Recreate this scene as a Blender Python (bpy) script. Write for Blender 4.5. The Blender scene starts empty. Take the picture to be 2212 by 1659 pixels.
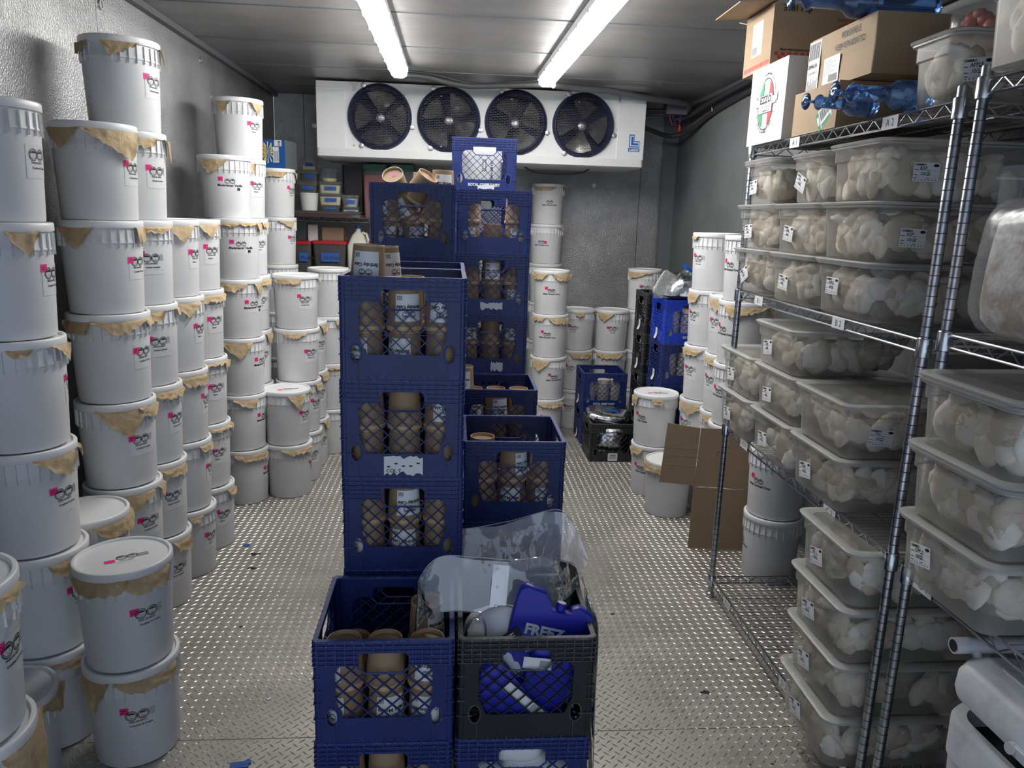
import bpy, math, random
from mathutils import Vector, Matrix, noise
from mathutils.geometry import tessellate_polygon
random.seed(7)
PI = math.pi
COL = bpy.context.scene.collection
SC = bpy.context.scene

# ------------------------------------------------------------------ camera, world, exposure
F_PX, CX, CY, CAM_H = 1625.0, 1106.0, 829.5, 1.66
_fwd = Vector((982.0 - CX, -(462.0 - CY), F_PX)).normalized()          # the room's long axis seen from the camera
_roll = math.radians(0.8)
_u = Vector((math.sin(_roll), math.cos(_roll), 0)); _up = (_u - _fwd * _u.dot(_fwd)).normalized()
_rt = _up.cross(_fwd)
if _rt.x < 0: _rt = -_rt
cam_right = Vector((_rt.x, _fwd.x, _up.x)); cam_up = Vector((_rt.y, _fwd.y, _up.y)); cam_fwd = Vector((_rt.z, _fwd.z, _up.z))
cam = bpy.data.cameras.new('camera'); cam_ob = bpy.data.objects.new('camera', cam); COL.objects.link(cam_ob)
cam.sensor_width = 36.0; cam.lens = F_PX / 2212.0 * 36.0; cam.clip_start = 0.02; cam.clip_end = 60
cam_ob.matrix_world = Matrix(((cam_right.x, cam_up.x, -cam_fwd.x, 0), (cam_right.y, cam_up.y, -cam_fwd.y, 0),
                              (cam_right.z, cam_up.z, -cam_fwd.z, CAM_H), (0, 0, 0, 1)))
SC.camera = cam_ob
def at(px, py, Y):                                                     # the point of the wall-parallel plane at depth Y seen at a pixel
    c = ((px - CX) / F_PX, -(py - CY) / F_PX, 1.0)
    d = cam_right * c[0] + cam_up * c[1] + cam_fwd * c[2]; t = Y / d.y
    return Vector((d.x * t, Y, CAM_H + d.z * t))

world = bpy.data.worlds.new('world'); SC.world = world; world.use_nodes = True
world.node_tree.nodes['Background'].inputs[0].default_value = (0.68, 0.80, 1.0, 1)
world.node_tree.nodes['Background'].inputs[1].default_value = 1.15
LAMP_STRENGTH = 43.0
SC.view_settings.view_transform = 'Standard'; SC.view_settings.look = 'None'
SC.view_settings.gamma = 1.0; SC.view_settings.exposure = 0.0; SC.view_settings.use_curve_mapping = False
SC.cycles.max_bounces = 7; SC.cycles.diffuse_bounces = 4; SC.cycles.glossy_bounces = 3
SC.cycles.transmission_bounces = 5; SC.cycles.transparent_max_bounces = 14
SC.cycles.caustics_reflective = False; SC.cycles.caustics_refractive = False
SC.cycles.sample_clamp_indirect = 4.0

# ------------------------------------------------------------------ materials
MATS = {}
def mat(name, col, rough=0.5, metal=0.0, emit=None, alpha=None, var=0.0, vscale=8.0, bump=0.0, bscale=60.0, trans=0.0, spec=None, col2=None, lo=.4, hi=.6, sss=0, stretch=None):
    m = bpy.data.materials.new(name); m.use_nodes = True; nt = m.node_tree; N = nt.nodes; L = nt.links
    b = N['Principled BSDF']; b.inputs['Base Color'].default_value = (*col, 1); b.inputs['Roughness'].default_value = rough; b.inputs['Metallic'].default_value = metal
    if spec is not None: b.inputs['Specular IOR Level'].default_value = spec
    if trans: b.inputs['Transmission Weight'].default_value = trans
    if alpha is not None: b.inputs['Alpha'].default_value = alpha
    if emit: b.inputs['Emission Color'].default_value = (*emit[0], 1); b.inputs['Emission Strength'].default_value = emit[1]
    tc = N.new('ShaderNodeTexCoord'); src = tc.outputs['Object']
    if stretch:
        mp = N.new('ShaderNodeMapping'); mp.inputs['Scale'].default_value = stretch; L.new(src, mp.inputs['Vector']); src = mp.outputs['Vector']
    if var or col2:
        n = N.new('ShaderNodeTexNoise'); n.inputs['Scale'].default_value = vscale; n.inputs['Detail'].default_value = 5; n.inputs['Roughness'].default_value = .65; L.new(src, n.inputs['Vector'])
        r = N.new('ShaderNodeValToRGB'); r.color_ramp.elements[0].position = lo; r.color_ramp.elements[1].position = hi
        c2 = col2 or tuple(c * (1 - var) for c in col)
        r.color_ramp.elements[0].color = (*c2, 1); r.color_ramp.elements[1].color = (*col, 1)
        L.new(n.outputs['Fac'], r.inputs['Fac']); L.new(r.outputs['Color'], b.inputs['Base Color'])
    if bump:
        n2 = N.new('ShaderNodeTexNoise'); n2.inputs['Scale'].default_value = bscale; n2.inputs['Detail'].default_value = 3; L.new(src, n2.inputs['Vector'])
        bp = N.new('ShaderNodeBump'); bp.inputs['Strength'].default_value = bump; bp.inputs['Distance'].default_value = .01
        L.new(n2.outputs['Fac'], bp.inputs['Height']); L.new(bp.outputs['Normal'], b.inputs['Normal'])
    MATS[name] = m; return m
def film(name, col, opacity, rough=.25, coat=.25, translucent=.5, bump=0, bscale=20):
    """frosted or clear plastic: see-through share, milky share and a glossy skin"""
    m = bpy.data.materials.new(name); m.use_nodes = True; nt = m.node_tree; N = nt.nodes; L = nt.links
    N.remove(N['Principled BSDF']); out = N['Material Output']
    tr = N.new('ShaderNodeBsdfTransparent'); tr.inputs[0].default_value = (1, 1, 1, 1)
    df = N.new('ShaderNodeBsdfDiffuse'); df.inputs[0].default_value = (*col, 1)
    tl = N.new('ShaderNodeBsdfTranslucent'); tl.inputs[0].default_value = (*col, 1)
    m1 = N.new('ShaderNodeMixShader'); m1.inputs[0].default_value = translucent; L.new(df.outputs[0], m1.inputs[1]); L.new(tl.outputs[0], m1.inputs[2])
    m2 = N.new('ShaderNodeMixShader'); m2.inputs[0].default_value = opacity; L.new(tr.outputs[0], m2.inputs[1]); L.new(m1.outputs[0], m2.inputs[2])
    gl = N.new('ShaderNodeBsdfGlossy'); gl.inputs[0].default_value = (1, 1, 1, 1); gl.inputs['Roughness'].default_value = rough
    fr = N.new('ShaderNodeFresnel'); fr.inputs[0].default_value = 1.45
    mu = N.new('ShaderNodeMath'); mu.operation = 'MULTIPLY'; mu.inputs[1].default_value = coat * 3; mu.use_clamp = True; L.new(fr.outputs[0], mu.inputs[0])
    m3 = N.new('ShaderNodeMixShader'); L.new(mu.outputs[0], m3.inputs[0]); L.new(m2.outputs[0], m3.inputs[1]); L.new(gl.outputs[0], m3.inputs[2])
    L.new(m3.outputs[0], out.inputs[0])
    if bump:
        tc = N.new('ShaderNodeTexCoord'); n2 = N.new('ShaderNodeTexNoise'); n2.inputs['Scale'].default_value = bscale; n2.inputs['Detail'].default_value = 3; L.new(tc.outputs['Object'], n2.inputs['Vector'])
        bp = N.new('ShaderNodeBump'); bp.inputs['Strength'].default_value = bump; bp.inputs['Distance'].default_value = .02
        L.new(n2.outputs['Fac'], bp.inputs['Height'])
        for g in (gl, df): L.new(bp.outputs['Normal'], g.inputs['Normal'])
        L.new(bp.outputs['Normal'], fr.inputs['Normal'])
    MATS[name] = m; return m

M_WALL = mat('galvanised_wall', (.42, .425, .43), .42, .75, var=.28, vscale=2.2, bump=.5, bscale=120)
M_WALLR = mat('painted_grey_wall', (.23, .24, .25), .55, .2, var=.2, vscale=2, bump=.1, bscale=60)
M_CEIL = mat('ceiling_metal', (.40, .395, .385), .42, .6, var=.22, vscale=2.5, bump=.15, bscale=25, stretch=(.4, 1, 1))
M_DARKJ = mat('joint_dark', (.02, .02, .022), .8)
M_FLOOR = mat('tread_plate', (.48, .45, .40), .42, .5, var=.2, vscale=3.5, bump=.08, bscale=90)
M_TREAD = mat('tread_bars', (.66, .64, .60), .30, .8)
M_STAIN = mat('floor_stain', (.02, .02, .02), .7)
M_TAPE = mat('blue_tape', (.03, .13, .5), .6, var=.2, vscale=60)
M_BUCK = mat('bucket_white', (.73, .735, .74), .38, spec=.45, var=.04, vscale=6)
M_LID = mat('lid_white', (.81, .815, .815), .32, spec=.5)
M_PAPER = mat('kraft_liner', (.56, .42, .25), .75, col2=(.44, .32, .18), vscale=16, bump=.6, bscale=30)
M_PINK = mat('pink_tag', (.9, .035, .26), .6)
M_LBL = mat('label_white', (.82, .83, .85), .5)
M_LBLC = mat('clear_label', (.73, .74, .745), .25)
M_INK = mat('ink_black', (.012, .012, .014), .6)
M_GREY = mat('ink_grey', (.33, .34, .36), .6)
M_BLUE = mat('crate_navy', (.007, .018, .118), .42, col2=(.010, .027, .150), vscale=12, bump=.05, bscale=200)
M_BLUER = mat('crate_navy_rim', (.022, .040, .185), .55, col2=(.085, .11, .27), vscale=90, lo=.35, hi=.5)
M_BBLUE = mat('crate_royal_blue', (.012, .05, .48), .4, var=.1)
M_BLK = mat('crate_black', (.010, .012, .015), .35, var=.2)
M_BLKR = mat('crate_black_rim', (.05, .055, .06), .5, col2=(.16, .16, .155), vscale=70, lo=.3, hi=.5)
M_CRTXT = mat('crate_white_print', (.62, .66, .72), .7, col2=(.2, .25, .4), vscale=90, lo=.3, hi=.42)
M_KRAFT = mat('kraft_cup', (.36, .25, .15), .6, var=.08, vscale=20)
M_KRIM = mat('kraft_rim', (.62, .45, .27), .55)
M_CARD = mat('cardboard', (.36, .255, .16), .75, var=.07, vscale=6, stretch=(1, 1, 8))
M_CARDL = mat('cardboard_light', (.47, .34, .215), .75, var=.07, vscale=6)
M_WBOX = mat('white_board', (.82, .82, .81), .55)
M_RED = mat('print_red', (.55, .03, .04), .6)
M_GRN = mat('print_green', (.02, .30, .12), .6)
M_CHROME = mat('chrome_wire', (.62, .64, .67), .22, 1.0, var=.15, vscale=40)
M_POST = mat('chrome_post', (.50, .52, .56), .28, 1.0, var=.35, vscale=18)
M_DGRV = mat('post_groove', (.08, .08, .09), .5, .6)
M_STEEL = mat('steel_parts', (.5, .5, .5), .4, .9)
M_WENAM = mat('evaporator_white', (.78, .79, .79), .4, var=.03)
M_FANB = mat('fan_blade_metal', (.62, .60, .53), .28, .85)
M_NAVYP = mat('fan_guard_navy', (.016, .018, .055), .42)
M_CAV = mat('fan_cavity', (.035, .035, .075), .5)
M_LARK = mat('logo_blue', (.01, .12, .50), .5)
M_COND = mat('dark_hose', (.045, .048, .052), .5)
M_JB = mat('grey_conduit', (.13, .135, .145), .5)
M_LAMP = mat('lamp_glow', (1, 1, 1), .5, emit=((1, .985, .955), LAMP_STRENGTH))
M_LAMPH = mat('lamp_housing', (.55, .56, .56), .5)
M_PAN = film('frosted_pan', (.92, .90, .84), .24, .30, .18, .5)
M_PANL = film('frosted_pan_lid', (.86, .86, .83), .42, .3, .25, .6)
M_PANE = film('frosted_pan_edge', (.90, .90, .88), .70, .35, .3, .5)
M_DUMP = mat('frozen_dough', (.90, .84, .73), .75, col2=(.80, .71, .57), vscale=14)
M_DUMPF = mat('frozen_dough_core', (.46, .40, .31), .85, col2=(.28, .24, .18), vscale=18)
M_DUMP2 = mat('frozen_dough_pale', (.95, .91, .82), .75)
M_DUMP3 = mat('frozen_dough_tan', (.62, .53, .40), .75)
M_BAG = film('clear_bag', (.78, .80, .84), .14, .30, .04, .4, bump=.5, bscale=9)
M_STRIP = film('pvc_strip', (.74, .80, .90), .34, .06, 1.0, .3, bump=.5, bscale=9)
M_FOIL = mat('silver_foil', (.75, .76, .77), .22, 1.0, bump=.9, bscale=14)
M_GREYF = mat('bubble_foil', (.42, .43, .42), .5, .6, bump=.7, bscale=120)
M_WBAG = mat('white_bag', (.78, .80, .84), .45, bump=.8, bscale=12)
M_PACK = mat('ice_pack_blue', (.014, .022, .38), .38)
M_PACKL = mat('ice_pack_print', (.72, .74, .86), .6)
M_PACKB = mat('ice_pack_light_blue', (.06, .22, .55), .5, col2=(.35, .55, .8), vscale=60)
M_COOL = mat('cooler_white', (.66, .68, .72), .5, col2=(.40, .41, .42), vscale=7, lo=.22, hi=.5, bump=.1, bscale=50)
M_COOLD = mat('cooler_inner_shade', (.012, .014, .02), .6)  # near-black that paints shade into the cooler's hollows
M_BGLASS = mat('blue_glass', (.16, .36, .85), .06, trans=.85, spec=.6)
M_MEAT = mat('pink_meat', (.50, .12, .10), .5, col2=(.65, .30, .24), vscale=30)
M_DARKF = mat('dark_food', (.035, .018, .018), .5)
M_REDF = mat('red_food', (.36, .06, .05), .5, var=.2)
M_CREAM = mat('cream_food', (.78, .72, .42), .6, var=.1)
M_PALE = mat('pale_food', (.62, .58, .50), .6)
M_REDLID = mat('red_lid', (.50, .02, .03), .4)
M_GRNLID = mat('green_lid', (.01, .13, .06), .4)
M_CONT = film('clear_tub', (.78, .80, .80), .16, .25, .2, .4)
M_MILK = mat('milk_jug_plastic', (.72, .69, .60), .45)
M_BLUECAP = mat('blue_cap', (.02, .07, .30), .5)
M_BOXB = mat('printed_box_blue', (.012, .09, .33), .5)
M_BOXY = mat('print_yellow', (.75, .65, .06), .6)
M_BOXO = mat('print_orange', (.60, .16, .05), .6)
M_BOXG = mat('box_side_grey', (.10, .12, .13), .6)
M_DKPL = mat('dark_plastic', (.012, .012, .016), .4)
M_RUB = mat('rubber', (.02, .02, .02), .8)
M_FROST = mat('frosty_food', (.42, .34, .26), .8, col2=(.74, .72, .69), vscale=11, lo=.42, hi=.60, bump=1.0, bscale=24)
M_MARK = mat('purple_marker', (.10, .10, .36), .6)

# ------------------------------------------------------------------ mesh builder
class MB:
    def __init__(s): s.v = []; s.f = []; s.m = []
    def add(s, vs, fs, mi=0):
        o = len(s.v); s.v += [tuple(p) for p in vs]; s.f += [tuple(i + o for i in f) for f in fs]; s.m += [mi] * len(fs); return s
    def box(s, c, d, mi=0, M=None):
        x, y, z = (q / 2 for q in d); vs = [Vector((i * x, j * y, k * z)) for i in (-1, 1) for j in (-1, 1) for k in (-1, 1)]
        if M is not None: vs = [M @ p for p in vs]
        vs = [p + Vector(c) for p in vs]
        return s.add(vs, [(0, 1, 3, 2), (4, 6, 7, 5), (0, 4, 5, 1), (2, 3, 7, 6), (0, 2, 6, 4), (1, 5, 7, 3)], mi)
    def rbox(s, c, d, r=.01, mi=0, M=None, seg=3):
        """box with rounded vertical corners and a small top/bottom bevel"""
        hx, hy, hz = (q / 2 for q in d); b = min(r * .35, hz * .5)
        return s.rings([(hx - b, hy - b, max(r - b, .0005), -hz), (hx, hy, r, -hz + b), (hx, hy, r, hz - b), (hx - b, hy - b, max(r - b, .0005), hz)], c, seg, True, True, mi, M)
    def rings(s, rr, c=(0, 0, 0), seg=3, cap0=True, cap1=True, mi=0, M=None):
        o = len(s.v); n = None; c = Vector(c)
        for (hx, hy, r, z) in rr:
            pts = []
            for q, (sx, sy) in enumerate(((1, 1), (-1, 1), (-1, -1), (1, -1))):
                for k in range(seg + 1):
                    a = PI / 2 * q + PI / 2 * k / seg
                    pts.append(Vector((sx * (hx - r) + r * math.cos(a), sy * (hy - r) + r * math.sin(a), z)))
            n = len(pts); s.v += [tuple((M @ p if M is not None else p) + c) for p in pts]
        for i in range(len(rr) - 1):
            for k in range(n):
                a = o + i * n + k; b = o + i * n + (k + 1) % n; s.f.append((a, b, b + n, a + n)); s.m.append(mi)
        if cap0: s.f.append(tuple(o + k for k in reversed(range(n)))); s.m.append(mi)
        if cap1: s.f.append(tuple(o + (len(rr) - 1) * n + k for k in range(n))); s.m.append(mi)
        return s
    def lathe(s, prof, seg=24, c=(0, 0, 0), M=None, mi=0, cap0=False, cap1=False, mis=None, sx=1, sy=1):
        o = len(s.v); c = Vector(c)
        for (r, z) in prof:
            for k in range(seg):
                p = Vector((r * sx * math.cos(2 * PI * k / seg), r * sy * math.sin(2 * PI * k / seg), z)); s.v.append(tuple((M @ p if M is not None else p) + c))
        for i in range(len(prof) - 1):
            for k in range(seg):
                a = o + i * seg + k; b = o + i * seg + (k + 1) % seg; s.f.append((a, b, b + seg, a + seg)); s.m.append(mis[i] if mis else mi)
        if cap0: s.f.append(tuple(o + k for k in reversed(range(seg)))); s.m.append(mis[0] if mis else mi)
        if cap1: s.f.append(tuple(o + (len(prof) - 1) * seg + k for k in range(seg))); s.m.append(mis[-1] if mis else mi)
        return s
    def tube(s, pts, r, seg=8, mi=0, caps=True):
        pts = [Vector(p) for p in pts]; o = len(s.v); n = len(pts); up = Vector((0, 0, 1)); prev = None
        for i, p in enumerate(pts):
            t = ((pts[min(i + 1, n - 1)] - pts[max(i - 1, 0)])).normalized()
            if prev is None:
                a = t.cross(up if abs(t.dot(up)) < .9 else Vector((1, 0, 0))).normalized()
            else:
                a = (prev - t * prev.dot(t)).normalized()
            prev = a; b = t.cross(a); rr = r[i] if isinstance(r, (list, tuple)) else r
            for k in range(seg):
                an = 2 * PI * k / seg; s.v.append(tuple(p + a * rr * math.cos(an) + b * rr * math.sin(an)))
        for i in range(n - 1):
            for k in range(seg):
                q = o + i * seg + k; w = o + i * seg + (k + 1) % seg; s.f.append((q, w, w + seg, q + seg)); s.m.append(mi)
        if caps:
            s.f.append(tuple(o + k for k in reversed(range(seg)))); s.m.append(mi); s.f.append(tuple(o + (n - 1) * seg + k for k in range(seg))); s.m.append(mi)
        return s
    def prism(s, loops, t, mi=0, M=None, y0=0.0):
        """loops in the x-z plane (first is the outline, the rest holes), given thickness t along y"""
        fl = [p for l in loops for p in l]; tri = tessellate_polygon([[Vector((x, z, 0)) for x, z in l] for l in loops])
        n = len(fl); vs = [Vector((x, y0, z)) for x, z in fl] + [Vector((x, y0 + t, z)) for x, z in fl]
        fs = [tuple(q) for q in tri] + [tuple(i + n for i in reversed(q)) for q in tri]; k0 = 0
        for l in loops:
            for k in range(len(l)):
                a = k0 + k; b = k0 + (k + 1) % len(l); fs.append((a, b, b + n, a + n))
            k0 += len(l)
        if M is not None: vs = [M @ p for p in vs]
        return s.add(vs, fs, mi)
    def grid(s, fn, nu, nv, mi=0):
        o = len(s.v)
        for i in range(nu + 1):
            for j in range(nv + 1): s.v.append(tuple(fn(i / nu, j / nv)))
        for i in range(nu):
            for j in range(nv):
                a = o + i * (nv + 1) + j; s.f.append((a, a + 1, a + nv + 2, a + nv + 1)); s.m.append(mi)
        return s
    def mesh(s, name, mats, smooth=None):
        me = bpy.data.meshes.new(name); me.from_pydata(s.v, [], s.f)
        for m in (mats if isinstance(mats, (list, tuple)) else [mats]): me.materials.append(m)
        me.polygons.foreach_set('material_index', s.m)
        if smooth is not None:
            me.polygons.foreach_set('use_smooth', [True] * len(s.f)); me.set_sharp_from_angle(angle=math.radians(smooth))
        me.update(); return me
def obj(name, me, parent=None, loc=(0, 0, 0), rot=(0, 0, 0), mats=None, smooth=None, scale=None):
    if isinstance(me, MB): me = me.mesh(name, mats, smooth)
    o = bpy.data.objects.new(name, me); COL.objects.link(o); o.location = loc; o.rotation_euler = rot
    if scale: o.scale = scale
    if parent is not None: o.parent = parent
    return o
def tag(o, label=None, cat=None, group=None, kind=None):
    if label: o['label'] = label
    if cat: o['category'] = cat
    if group: o['group'] = group
    if kind: o['kind'] = kind
    return o
def thing(name, label, cat, loc=(0, 0, 0), rotz=0, group=None):
    o = bpy.data.objects.new(name, None); COL.objects.link(o); o.location = loc; o.rotation_euler = (0, 0, rotz) if not isinstance(rotz, tuple) else rotz
    o.empty_display_size = .05
    return tag(o, label, cat, group)
def dup(root, loc=None, rot=None, label=None, group=None, parent=None):
    r = root.copy(); COL.objects.link(r)
    if loc is not None: r.location = loc
    if rot is not None: r.rotation_euler = rot
    if parent is not None: r.parent = parent
    if label: r['label'] = label
    if group: r['group'] = group
    for ch in list(root.children):
        c = ch.copy(); COL.objects.link(c); c.parent = r
        for g in ch.children:
            d = g.copy(); COL.objects.link(d); d.parent = c
    return r
def struct(name, mb, mats, smooth=None, parent=None, loc=(0, 0, 0)):
    o = obj(name, mb, parent, loc, mats=mats, smooth=smooth)
    if parent is None: o['kind'] = 'structure'
    return o

# ------------------------------------------------------------------ lettering and flat print
_txt = {}
def text2d(s, size=1.0, off=0.0, shear=0.0):
    key = (s, off, shear)
    if key not in _txt:
        cu = bpy.data.curves.new('t', 'FONT'); cu.body = s; cu.size = 1; cu.resolution_u = 2; cu.offset = off; cu.shear = shear
        o = bpy.data.objects.new('t', cu); COL.objects.link(o)
        dg = bpy.context.evaluated_depsgraph_get(); ev = o.evaluated_get(dg); me = ev.to_mesh()
        vs = [(v.co.x, v.co.y) for v in me.vertices]; fs = [tuple(p.vertices) for p in me.polygons]
        ev.to_mesh_clear(); bpy.data.objects.remove(o); bpy.data.curves.remove(cu)
        w = max([p[0] for p in vs] or [0]); _txt[key] = (vs, fs, w)
    vs, fs, w = _txt[key]
    return [(x * size, y * size) for x, y in vs], fs, w * size
class Decal:
    """flat print: 2D shapes in metres with material slots; baked to a plane (x, -y side) or a cylinder of radius R about z"""
    def __init__(s): s.p = []                                          # (verts2d, faces, mat, layer)
    def rect(s, x, y, w, h, m, lay=1, nx=1, rot=0):
        vs = [(x + w * i / nx, y + h * j) for i in range(nx + 1) for j in (0, 1)]
        if rot:
            cx, cy = x + w / 2, y + h / 2; c, q = math.cos(rot), math.sin(rot); vs = [(cx + (a - cx) * c - (b - cy) * q, cy + (a - cx) * q + (b - cy) * c) for a, b in vs]
        s.p.append((vs, [(2 * i, 2 * i + 2, 2 * i + 3, 2 * i + 1) for i in range(nx)], m, lay)); return s
    def text(s, x, y, t, size, m, lay=2, off=.02, align='l', rot=0, sx=1, shear=0):
        vs, fs, w = text2d(t, size, off, shear); w *= sx; dx = {'l': 0, 'c': -w / 2, 'r': -w}[align]; c, q = math.cos(rot), math.sin(rot)
        vs = [(a * sx + dx, b) for a, b in vs]; s.p.append(([(x + a * c - b * q, y + a * q + b * c) for a, b in vs], fs, m, lay)); return s
    def poly(s, pts, m, lay=2): s.p.append((pts, [tuple(range(len(pts)))], m, lay)); return s
    def ell(s, x, y, rx, ry, m, lay=2, n=20, a0=0, a1=2 * PI):
        return s.poly([(x + rx * math.cos(a0 + (a1 - a0) * k / n), y + ry * math.sin(a0 + (a1 - a0) * k / n)) for k in range(n if abs(a1 - a0 - 2 * PI) < 1e-6 else n + 1)], m, lay)
    def ring(s, x, y, rx, ry, t, m, lay=2, n=24):
        vs = []; 
        for k in range(n):
            a = 2 * PI * k / n; vs += [(x + rx * math.cos(a), y + ry * math.sin(a)), (x + (rx - t) * math.cos(a), y + (ry - t) * math.sin(a))]
        s.p.append((vs, [(2 * k, 2 * ((k + 1) % n), 2 * ((k + 1) % n) + 1, 2 * k + 1) for k in range(n)], m, lay)); return s
    def mesh(s, name, mats, R=None, flip=False, gap=.0007, taper=0.0, lift=.0003):
        mb = MB()
        for vs, fs, m, lay in s.p:
            o = gap + lay * lift; out = []
            for x, y in vs:
                if flip: x, y = -x, -y
                if R is None: out.append((x, -o, y))
                else:
                    r = R + o + taper * y; a = x / R; out.append((r * math.sin(a), -r * math.cos(a), y))
            mb.add(out, fs, m)
        return mb.mesh(name, mats)
def face_logo(d, x, y, r, m=1, lay=2):
    """two round badges side by side, each a cartoon face under a black fringe"""
    for q, sx in ((0, -1), (1, 1)):
        cx = x + sx * r * .98
        d.ring(cx, y, r, r, r * .13, m, lay); d.ring(cx, y, r * .78, r * .74, r * .08, m, lay, 18)
        d.ell(cx, y + r * .22, r * .58, r * .36, m, lay + 1, 10, 0 + .05, PI - .05)
        for e in (-1, 1): d.ell(cx + e * r * .24, y - r * .08, r * .07, r * .07, m, lay, 6)
        d.rect(cx - r * .2, y - r * .42, r * .4, r * .07, m, lay)
        if q: d.rect(cx - r * .3, y - r * .62, r * .6, r * .08, m, lay)
# ------------------------------------------------------------------ room shell
XL, XR, YB, YF, ZC = -1.46, 1.86, 6.5, -0.7, 2.56
# floor: tread plates as parts, raised bars as stuff
floor = struct('floor', MB().box(((XL + XR) / 2, (YB + YF) / 2, -.03), (XR - XL + .4, YB - YF + .2, .05)), M_DARKJ)
seams = [YF, 2.155, 4.60, YB]
for a, b in zip(seams, seams[1:]):
    obj('tread_plate', MB().box(((XL + XR) / 2, (a + b) / 2, -.0035), (XR - XL, b - a - .003, .007)), floor, mats=M_FLOOR)
mb = MB(); px, py = .0365, .0365
ny = int((YB - .3) / (py / 2)); 
for j in range(ny):
    y = .35 + j * py / 2
    for i in range(int((XR - XL) / px)):
        x = XL + .012 + i * px + (px / 2 if j % 2 else 0)
        s = 1 if j % 2 == 0 else -1
        a = s * PI / 4; c, q = math.cos(a), math.sin(a); L, W, H = .0145, .0034, .0019
        P = [(L, 0, 0), (0, W, 0), (-L, 0, 0), (0, -W, 0)]
        mb.add([(x + u * c - v * q, y + u * q + v * c, .0001) for u, v, w in P] + [(x + L * .35 * c, y + L * .35 * q, H), (x - L * .35 * c, y - L * .35 * q, H)],
               [(0, 1, 4), (1, 5, 4), (1, 2, 5), (2, 3, 5), (3, 4, 5), (3, 0, 4)])
tag(obj('tread_bars', mb, floor, mats=M_TREAD), kind='stuff')
for x, y in ((-.62, 2.36), (-.70, 2.02), (.98, 2.29), (1.02, 2.08)):
    obj('floor_screw', MB().lathe([(.0, .002), (.004, .002), (.0042, .0035), (.009, .003), (.010, .0)], 12), floor, (x, y, 0), mats=M_STEEL)
rs = random.Random(3)
for x, y, r in ((.93, 2.35, .022), (-.95, 3.5, .03), (-.93, 3.35, .022), (1.02, 1.98, .008), (.70, 2.9, .012), (-.84, 2.83, .011), (-.55, 3.0, .007), (1.10, 2.55, .012), (.95, 1.98, .006)):
    pts = [(x + r * rs.uniform(.35, 1.1) * math.cos(a * PI / 5), y + r * .6 * rs.uniform(.35, 1.1) * math.sin(a * PI / 5)) for a in range(10)]
    obj('grime_spot', MB().add([(a, b, .0024) for a, b in pts], [tuple(range(10))]), floor, mats=M_STAIN)
for nm, lb, x, y, w, h, rz in (('tape_scrap', 'torn scrap of blue tape on the floor near the front bucket pair', -.63, 2.035, .055, .026, .12), ('tape_scrap', 'small blue tape scrap on the floor beside the left wall stacks', -1.02, 3.60, .03, .02, -.3)):
    m_ = MB().box((0, 0, .0015), (w, h, .0012)).box((w * .35, h * .25, .0026), (w * .5, h * .6, .001), M=Matrix.Rotation(.3, 3, 'Z'))
    tag(obj(nm, m_, None, (x, y, .0022), (0, 0, rz), mats=M_TAPE), lb, 'tape')
def wallpanels(base, axis, pos, edges, thick, m, z0=0, z1=None):
    z1 = z1 or ZC
    for a, b in zip(edges, edges[1:]):
        c = (pos, (a + b) / 2, (z0 + z1) / 2) if axis == 'x' else ((a + b) / 2, pos, (z0 + z1) / 2)
        d = (thick, b - a - .004, z1 - z0) if axis == 'x' else (b - a - .004, thick, z1 - z0)
        obj('wall_panel', MB().box(c, d), base, mats=m)
wl = struct('wall_left', MB().box((XL - .05, (YB + YF) / 2, ZC / 2), (.08, YB - YF, ZC)), M_DARKJ)
wallpanels(wl, 'x', XL - .005, [YF, 1.0, 2.2, 3.42, 4.87, 6.0, YB], .012, M_WALL)
wr = struct('wall_right', MB().box((XR + .05, (YB + YF) / 2, ZC / 2), (.08, YB - YF, ZC)), M_DARKJ)
wallpanels(wr, 'x', XR + .005, [YF, 1.0, 2.3, 3.6, 4.9, YB], .012, M_WALLR)
wb = struct('wall_back', MB().box(((XL + XR) / 2, YB + .05, ZC / 2), (XR - XL, .08, ZC)), M_DARKJ)
wallpanels(wb, 'y', YB + .005, [XL, -1.223, -.1, 1.565, XR], .012, M_WALL)
struct('trim_1', MB().box((XR - .06, YB - .014, ZC / 2), (.12, .028, ZC)).box((XR - .122, YB - .03, ZC / 2), (.008, .012, ZC)), M_WALLR)
struct('trim_2', MB().box((XL + .02, (YB + YF) / 2, ZC - .015), (.035, YB - YF, .03), M=None), M_JB)
struct('trim_3', MB().box((XR - .02, (YB + YF) / 2, ZC - .015), (.035, YB - YF, .03)), M_JB)
ce = struct('ceiling', MB().box(((XL + XR) / 2, (YB + YF) / 2, ZC + .05), (XR - XL + .2, YB - YF, .06)), M_DARKJ)
ced = [YF, .1, .85, 1.6, 2.35, 3.08, 3.80, 4.53, 5.27, 6.0, YB]
for a, b in zip(ced, ced[1:]):
    obj('ceiling_panel', MB().box(((XL + XR) / 2, (a + b) / 2, ZC + .01), (XR - XL, b - a - .006, .02), M=Matrix.Rotation(.0008 * random.uniform(-1, 1), 3, 'X')), ce, mats=M_CEIL, rot=(0, 0, 0))
    obj('seam_lip', MB().box(((XL + XR) / 2, b - .008, ZC - .0015), (XR - XL, .010, .003)), ce, mats=M_JB)
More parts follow.
